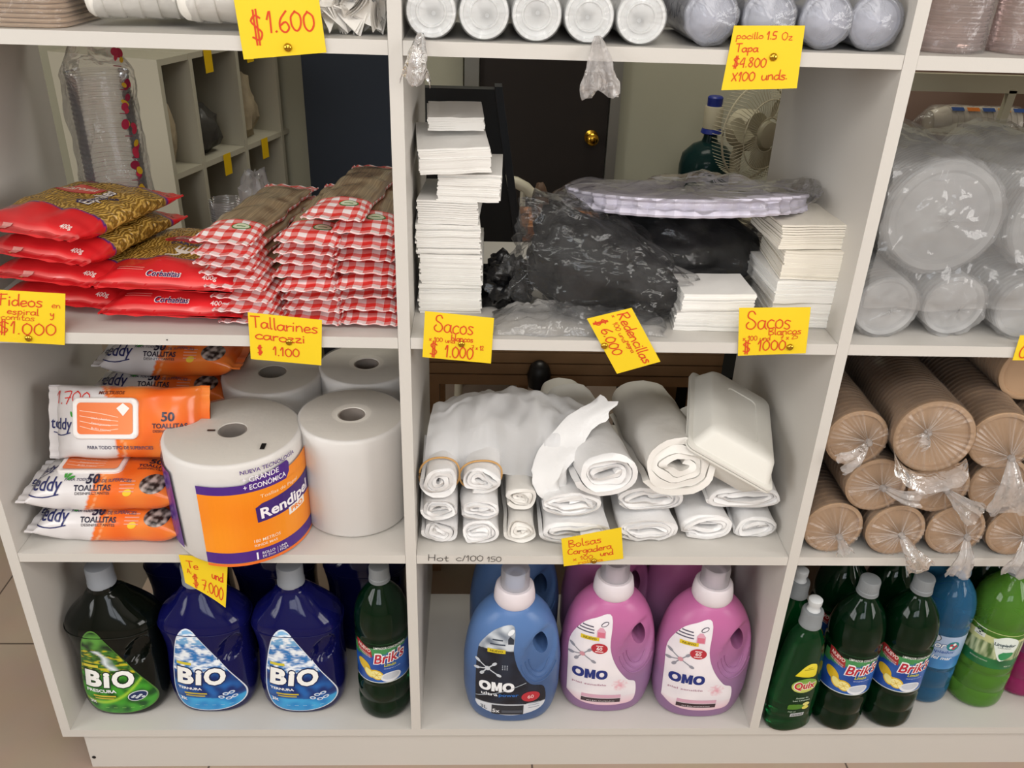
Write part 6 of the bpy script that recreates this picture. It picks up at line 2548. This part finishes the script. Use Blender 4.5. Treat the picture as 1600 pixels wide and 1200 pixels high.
foam_cup_sleeve('white cup sleeve at the left of the pile on the top left shelf', (-.375, .050, zt1 + .034), (-.255, .075, zt1 + .040), .024, .031, 1, 6)
foam_cup_sleeve('white cup sleeve in the middle of the pile on the top left shelf', (-.262, .040, zt1 + .036), (-.105, .050, zt1 + .040), .026, .034, 2, 7)
foam_cup_sleeve('white cup sleeve lying across the top of the pile, top left shelf', (-.395, .10, zt1 + .090), (-.22, .13, zt1 + .100), .030, .037, 3, 7)
foam_cup_sleeve('white cup sleeve upper right of the pile, behind the $1.600 tag', (-.235, .115, zt1 + .092), (-.09, .125, zt1 + .098), .028, .036, 4, 7)
foam_cup_sleeve('white cup sleeve at the back of the pile on the top left shelf', (-.33, .145, zt1 + .036), (-.13, .15, zt1 + .038), .028, .034, 5, 8)

# heap of folded paper sachets
M['sachet'] = mat('sachet_paper', '#ece8e2', 0.7, bump=.1, bscale=150)


def sachet():
    """a paper square folded into a slim wedge: a few leaves fanning from one corner"""
    mb = MB()
    for k, a in enumerate((-16, -6, 5, 15)):
        Q = Matrix.Rotation(R(a), 3, 'X')
        w = .034 - .003 * (k % 2)
        def leaf(u, v, Q=Q, w=w, k=k):
            return Q @ Vector(((u - .5) * w * v + .002 * k * v, .0025 * math.sin(u * PI) * v, .038 * v - .022))
        def leaf2(u, v, Q=Q, w=w, k=k):
            return Q @ Vector(((u - .5) * w * v + .002 * k * v, .0025 * math.sin(u * PI) * v + .0007, .038 * v - .022))
        mb.grid(leaf, 4, 4)
        mb.grid(leaf2, 4, 4)
    return mb


so = sachet().build('paper_sachet', M['sachet'], None, smooth=False)
tag(so, 'small folded white paper sachet in the heap right of the $1.600 tag', 'sachet', 'folded paper sachets')
rs_ = random.Random(11)
k = 0
for lay in range(4):
    for i in range(6 - (lay > 2)):
        for j in range(4 if lay < 2 else 3):
            o = so if k == 0 else so.copy()
            if k:
                COL.objects.link(o)
            o.location = (-.088 + .0118 * i + rs_.uniform(-.002, .002) + .002 * lay, .022 + .022 * j + .010 + .004 * lay + rs_.uniform(-.003, .003), zt1 + .0215 + .017 * lay + rs_.uniform(-.001, .002))
            o.rotation_euler = (R(rs_.uniform(-80, 80)), R(rs_.uniform(-180, 180)), R(rs_.uniform(-90, 90)))
            k += 1

# rolls of cup lids in the top middle bay
M['lids'] = mat('white_lids', '#eceded', 0.35)
M['lidbag'] = film('crinkled_lid_bag', haze=.16, rough=.1, bump=.5, scale=24, gain=.8, hazecol=(.97, .97, .97))
RL = .0292


def lid_roll(label, x, seed, tail=None, y=.012, r=RL, L=.22):
    t = thing('lid_roll', label, 'lid roll', (x, y, zt1 + r * 1.05), 'rolls of white cup lids')
    prof = [(0, .003), (r * .50, .003), (r * .54, .0005), (r * .60, .0005), (r * .63, .004), (r * .82, .004), (r * .86, 0), (r * .97, 0), (r, .002), (r, .004)]
    q = .004
    while q + .005 < L:
        prof += [(r * .95, q + .0015), (r, q + .003), (r, q + .005)]
        q += .005
    prof += [(0, L)]
    MB().lathe(prof, 52, M=AX, cap0=False, cap1=False).build('lids', M['lids'], t, angle=25)
    pe = pleat_end(r * 1.03, .004 * math.sin(seed), .003 * math.cos(seed * 2), seed, 48)
    pe.lathe([(r * 1.05, .003), (r * 1.05, L)], 40, M=AX, cap0=False, cap1=False)
    pe.build('clear_bag', M['lidbag'], t, angle=40)
    if tail:
        tail_mesh(tail[0], tail[1], tail[2], tail[3], tail[4], tail[5], seed, -.010).build('bag_tail', M['tail'], t, angle=50)
    return t


lx = [at(673, 30, y=.012).x, at(752, 30, y=.012).x, at(851, 30, y=.012).x, at(938, 30, y=.012).x, at(1025, 30, y=.012).x]
lx = [lx[0] + .0005 + .0618 * i for i in range(5)]
lid_roll('roll of white cup lids next to the left divider, bag tail hanging over the edge', lx[0], 1, (-.012, -.022, -.12, -1, .052, .018))
lid_roll('roll of white cup lids, second from the left divider', lx[1], 2)
lid_roll('roll of white cup lids, middle one of the five', lx[2], 3)
lid_roll('roll of white cup lids, fourth from the left, with a bag tail hanging down', lx[3], 4, (.010, -.020, .08, -1, .062, .024))
lid_roll('roll of white cup lids, rightmost of the five', lx[4], 5)


def cloudy_cups(label, x, seed, y=.016, r=.034, L=.2):
    t = thing('cup_roll', label, 'cup roll', (x, y, zt1 + r * 1.03), 'bagged milky cup rolls')
    prof = [(0, .004), (r * .78, .004), (r * .84, 0), (r * .9, .003)]
    q = .004
    while q + .007 < L:
        prof += [(r * .9, q + .002), (r * .94, q + .006), (r * .9, q + .007)]
        q += .007
    prof += [(0, L)]
    MB().lathe(prof, 44, M=AX, cap0=False, cap1=False).build('cups', M['milky'], t, angle=30)
    b = MB()
    def fn(u, v):
        a = 2 * PI * u
        rr = r * 1.0 * min(1, .05 + v * 4) * (1 + .06 * nz(math.cos(a) * 3 + seed, math.sin(a) * 3, v * 7) + .05 * abs(nz(math.cos(a) * 7, math.sin(a) * 7 + seed, v * 9)))
        p = Vector((rr * math.cos(a), -.010 + (v * .05 if v < .25 else .0125 + (v - .25) / .75 * L), rr * math.sin(a)))
        p.z = max(p.z, -r * 1.02)
        return p
    b.grid(fn, 56, 40, wrap_u=True)
    b.build('clear_bag', M['milkybag'], t, angle=60)
    return t


M['milky'] = mat('milky_blue_cups', '#b9bcc9', .35)
M['milkybag'] = film('milky_cup_bag', haze=.30, rough=.12, bump=.8, scale=26, gain=1.4, hazecol=(.78, .79, .86))
cx_ = [at(px, 35, y=.016).x for px in (1112, 1200, 1290, 1382)]
for i, lab in enumerate(('bagged milky cup roll, left one, next to the five lid rolls', 'bagged milky cup roll behind the pocillo tag', 'bagged milky cup roll right of the pocillo tag', 'bagged milky cup roll with bluish folds beside the right divider')):
    cloudy_cups(lab, cx_[0] + (cx_[3] - cx_[0]) * i / 3 - (.009 if i == 3 else 0), i + 1, r=.0325)

# dark goods standing behind the lids
o = crumple(16, .27, .05, .06, 77, .1, 3).build('black_bag', M['blackbag'], None, angle=60)
o.location = (.29, .32, zt1)
tag(o, 'black plastic bag lying behind the lid rolls on the top shelf', 'plastic bag')

# pinkish clear cups at the top right
M['pinkcup'] = film('pinkish_clear_cups', tint=(.95, .80, .78), haze=.45, rough=.12, bump=.15, gain=1.4, hazecol=(.74, .60, .56))


def pink_cups(label, x, y, r, H, seed):
    t = thing('cup_stack', label, 'cup stack', (x, y, zt1), 'pinkish cup stacks')
    prof = [(r * .86, 0)]
    z = .004
    while z < H:
        prof += [(r, z), (r, z + .0022), (r * .955, z + .003), (r * .965, z + .0058)]
        z += .006
    MB().lathe(prof, 52, cap1=False).build('cups', M['pinkcup'], t, angle=25)
    b = bag_round(r * 1.05, H, seed, .02, .003)
    b.build('clear_bag', M['clearwrap'], t, angle=60)
    return t


pink_cups('stack of pinkish clear cups in a bag, beside the right divider on the top shelf', .674, .068, .048, .20, 1)
pink_cups('stack of pinkish clear cups at the right edge of the top shelf', .780, .070, .048, .20, 2)
# ------------------------------------------------------------------ handwritten yellow price tags
M['tag'] = mat('yellow_card_stock', '#e8c71e', 0.55, bump=.03, bscale=120)
RED = '#d2401a'


def price_tag(label, corners, pin, lines, seed, yb=-.0022, curl=0.0, pen=.0017, name='price_tag'):
    """corners: top-left, top-right, bottom-right, bottom-left; lines: (text, s, t, height, width) in tag widths/heights"""
    C4 = [at(px, py, y=yb) for px, py in corners]
    c = sum(C4, Vector()) / 4
    tl, tr, br, bl = [p - c for p in C4]
    w = ((tr - tl).length + (br - bl).length) / 2
    h = ((tl - bl).length + (tr - br).length) / 2

    def pos(u, v):
        s, q = u / w, v / h
        p = (bl * (1 - s) + br * s) * (1 - q) + (tl * (1 - s) + tr * s) * q
        bend = .0022 * math.sin(PI * s) * math.sin(PI * q) * .6 + curl * (max(0, s - .4) ** 2 + max(0, .5 - q) ** 2 * .8)
        return p + Vector((0, -bend, 0))
    t = thing(name, label, 'price tag', c, 'yellow price tags')
    th = .0004
    mb = MB()
    n = 12
    mb.grid(lambda a, b: pos(a * w, b * h), n, n)
    mb.grid(lambda a, b: pos(a * w, b * h) + Vector((0, th, 0)), n, n)
    for e in range(4):
        f = [lambda a: (a, 0), lambda a: (a, 1), lambda a: (0, a), lambda a: (1, a)][e]
        mb.grid(lambda a, b, f=f: pos(f(a)[0] * w, f(a)[1] * h) + Vector((0, th * b, 0)), n, 1)
    mb.build('card', M['tag'], t, weld=True)
    d = Decal()
    for i, (s, x, y, hh, ww) in enumerate(lines):
        handwrite(d, s, x * w, y * h, hh * h, RED, 1, pen if hh > .16 else (pen * .72 if hh > .12 else pen * .55), ww * w, seed + i)
    d.build('writing', M['ink'], lambda u, v: (pos(u, v), Vector((0, -1, 0))), t, cell=.012)
    if pin:
        p = at(pin[0], pin[1], y=yb) - c
        PM = Matrix.Translation((p.x, -.0006, p.z)) @ Matrix.Rotation(R(90), 4, 'X')
        MB().lathe([(.0042, -.0004), (.0049, .0002), (.0046, .0016), (.0034, .0028), (.0018, .0034), (0, .0036)], 24, M=PM, cap1=False).build('thumb_tack', M['gold'], t)
    return t


price_tag('yellow tag reading $ 1.600 on the top left shelf edge', [(364, -8), (497, -10), (510, 82), (381, 93)], (450, 74), [('$', .14, .26, .46, .16), ('1.600', .34, .40, .36, .58)], 1, pen=.0020)
price_tag('yellow tag for pocillo 1.5 Oz on the top middle shelf edge', [(1147, 40), (1258, 40), (1245, 138), (1127, 141)], (1208, 89),
          [('pocillo', .06, .80, .10, .38), ('1.5', .48, .79, .13, .15), ('Oz', .69, .78, .12, .16), ('Tapa', .08, .60, .13, .32), ('$4.800', .08, .36, .16, .46), ('X100', .10, .14, .16, .32), ('unds.', .50, .15, .16, .36)], 2)
price_tag('yellow tag for fideos, cut off at the left edge, on the pasta shelf', [(-14, 452), (102, 459), (101, 539), (-16, 533)], (45, 528),
          [('Fideos', .10, .72, .22, .60), ('en', .82, .72, .12, .12), ('espiral', .22, .56, .13, .44), ('y', .80, .55, .14, .06), ('comitos', .14, .45, .12, .46), ('$1.000', .10, .18, .25, .80)], 3)
price_tag('yellow tag for tallarines under the checked spaghetti packs', [(387, 488), (503, 500), (502, 571), (392, 561)], (452, 534),
          [('Tallarines', .03, .70, .24, .92), ('carozzi', .08, .46, .20, .70), ('$', .10, .14, .18, .08), ('1.100', .32, .14, .20, .38)], 4)
price_tag('yellow tag reading Sacos $ 1.000 beside the left divider', [(664, 486), (772, 497), (767, 568), (660, 558)], (721, 537),
          [('Sacos', .14, .60, .34, .58), ('blancos', .40, .44, .13, .32), ('x 100 und', .08, .38, .10, .38), ('7 x 12', .70, .28, .10, .18), ('$', .10, .06, .30, .12), ('1.000', .32, .06, .28, .42)], 5)
# turned tag: its lines run down the card
price_tag('tilted yellow tag for Redencillas $ 6.000, hanging at a slant', [(987, 481), (1032, 565), (964, 584), (917, 498)], (944, 540),
          [('Redencillas', .04, .64, .24, .92), ('x', .04, .52, .10, .04), ('100 und', .16, .46, .12, .36), ('negra', .50, .52, .10, .22), ('$', .06, .10, .26, .10), ('6.000', .22, .14, .24, .48)], 6)
price_tag('yellow tag reading Sacos $ 1000 under the right paper stack', [(1155, 481), (1267, 480), (1259, 552), (1153, 556)], (1234, 542),
          [('Sacos', .10, .56, .36, .64), ('Blancos', .42, .44, .15, .48), ('x 100 und', .06, .32, .11, .40), ('7 x 25', .60, .33, .11, .26), ('$', .06, .06, .24, .13), ('1000', .28, .10, .24, .42)], 7)
price_tag('yellow tag for Bolsas Cargadera under the white bag rolls', [(877, 842), (971, 824), (974, 873), (881, 885)], (928, 876),
          [('Bolsas', .10, .66, .24, .56), ('Cargadera', .08, .40, .20, .74), ('x 100', .16, .16, .15, .34), ('und', .62, .20, .18, .22), ('rollita', .24, .02, .12, .42)], 8, pen=.0014)
price_tag('curled yellow tag reading $ 7.000 under the orange labelled towel roll', [(279, 867), (357, 872), (354, 945), (290, 909)], None,
          [('Te', .12, .62, .22, .26), ('A:', .10, .42, .16, .12), ('und', .66, .50, .20, .26), ('$', .20, .08, .34, .16), ('7.000', .42, .10, .30, .52)], 9, yb=-.004, curl=.012)
price_tag('yellow tag cut off by the right edge on the container shelf', [(1594, 524), (1660, 522), (1648, 563), (1582, 563)], None, [('Copas', .10, .10, .5, .75)], 10)

# pencil note on the shelf edge itself
d = Decal()
p0, p1 = at(668, 877, y=0), at(786, 879, y=0)
handwrite(d, 'Hot', p0.x, p0.z + .001, .0125, '#3b3733', 1, .0011, .034, 21)
handwrite(d, 'c/100', p0.x + .045, p0.z + .001, .0125, '#3b3733', 1, .0011, .044, 22)
handwrite(d, '150', p1.x - .026, p1.z + .0015, .011, '#3b3733', 1, .0010, .024, 23)
d.build('pencil_note', M['ink'], lambda u_, v_: (Vector((u_, .0002, v_)), Vector((0, -1, 0))), su, cell=.05)
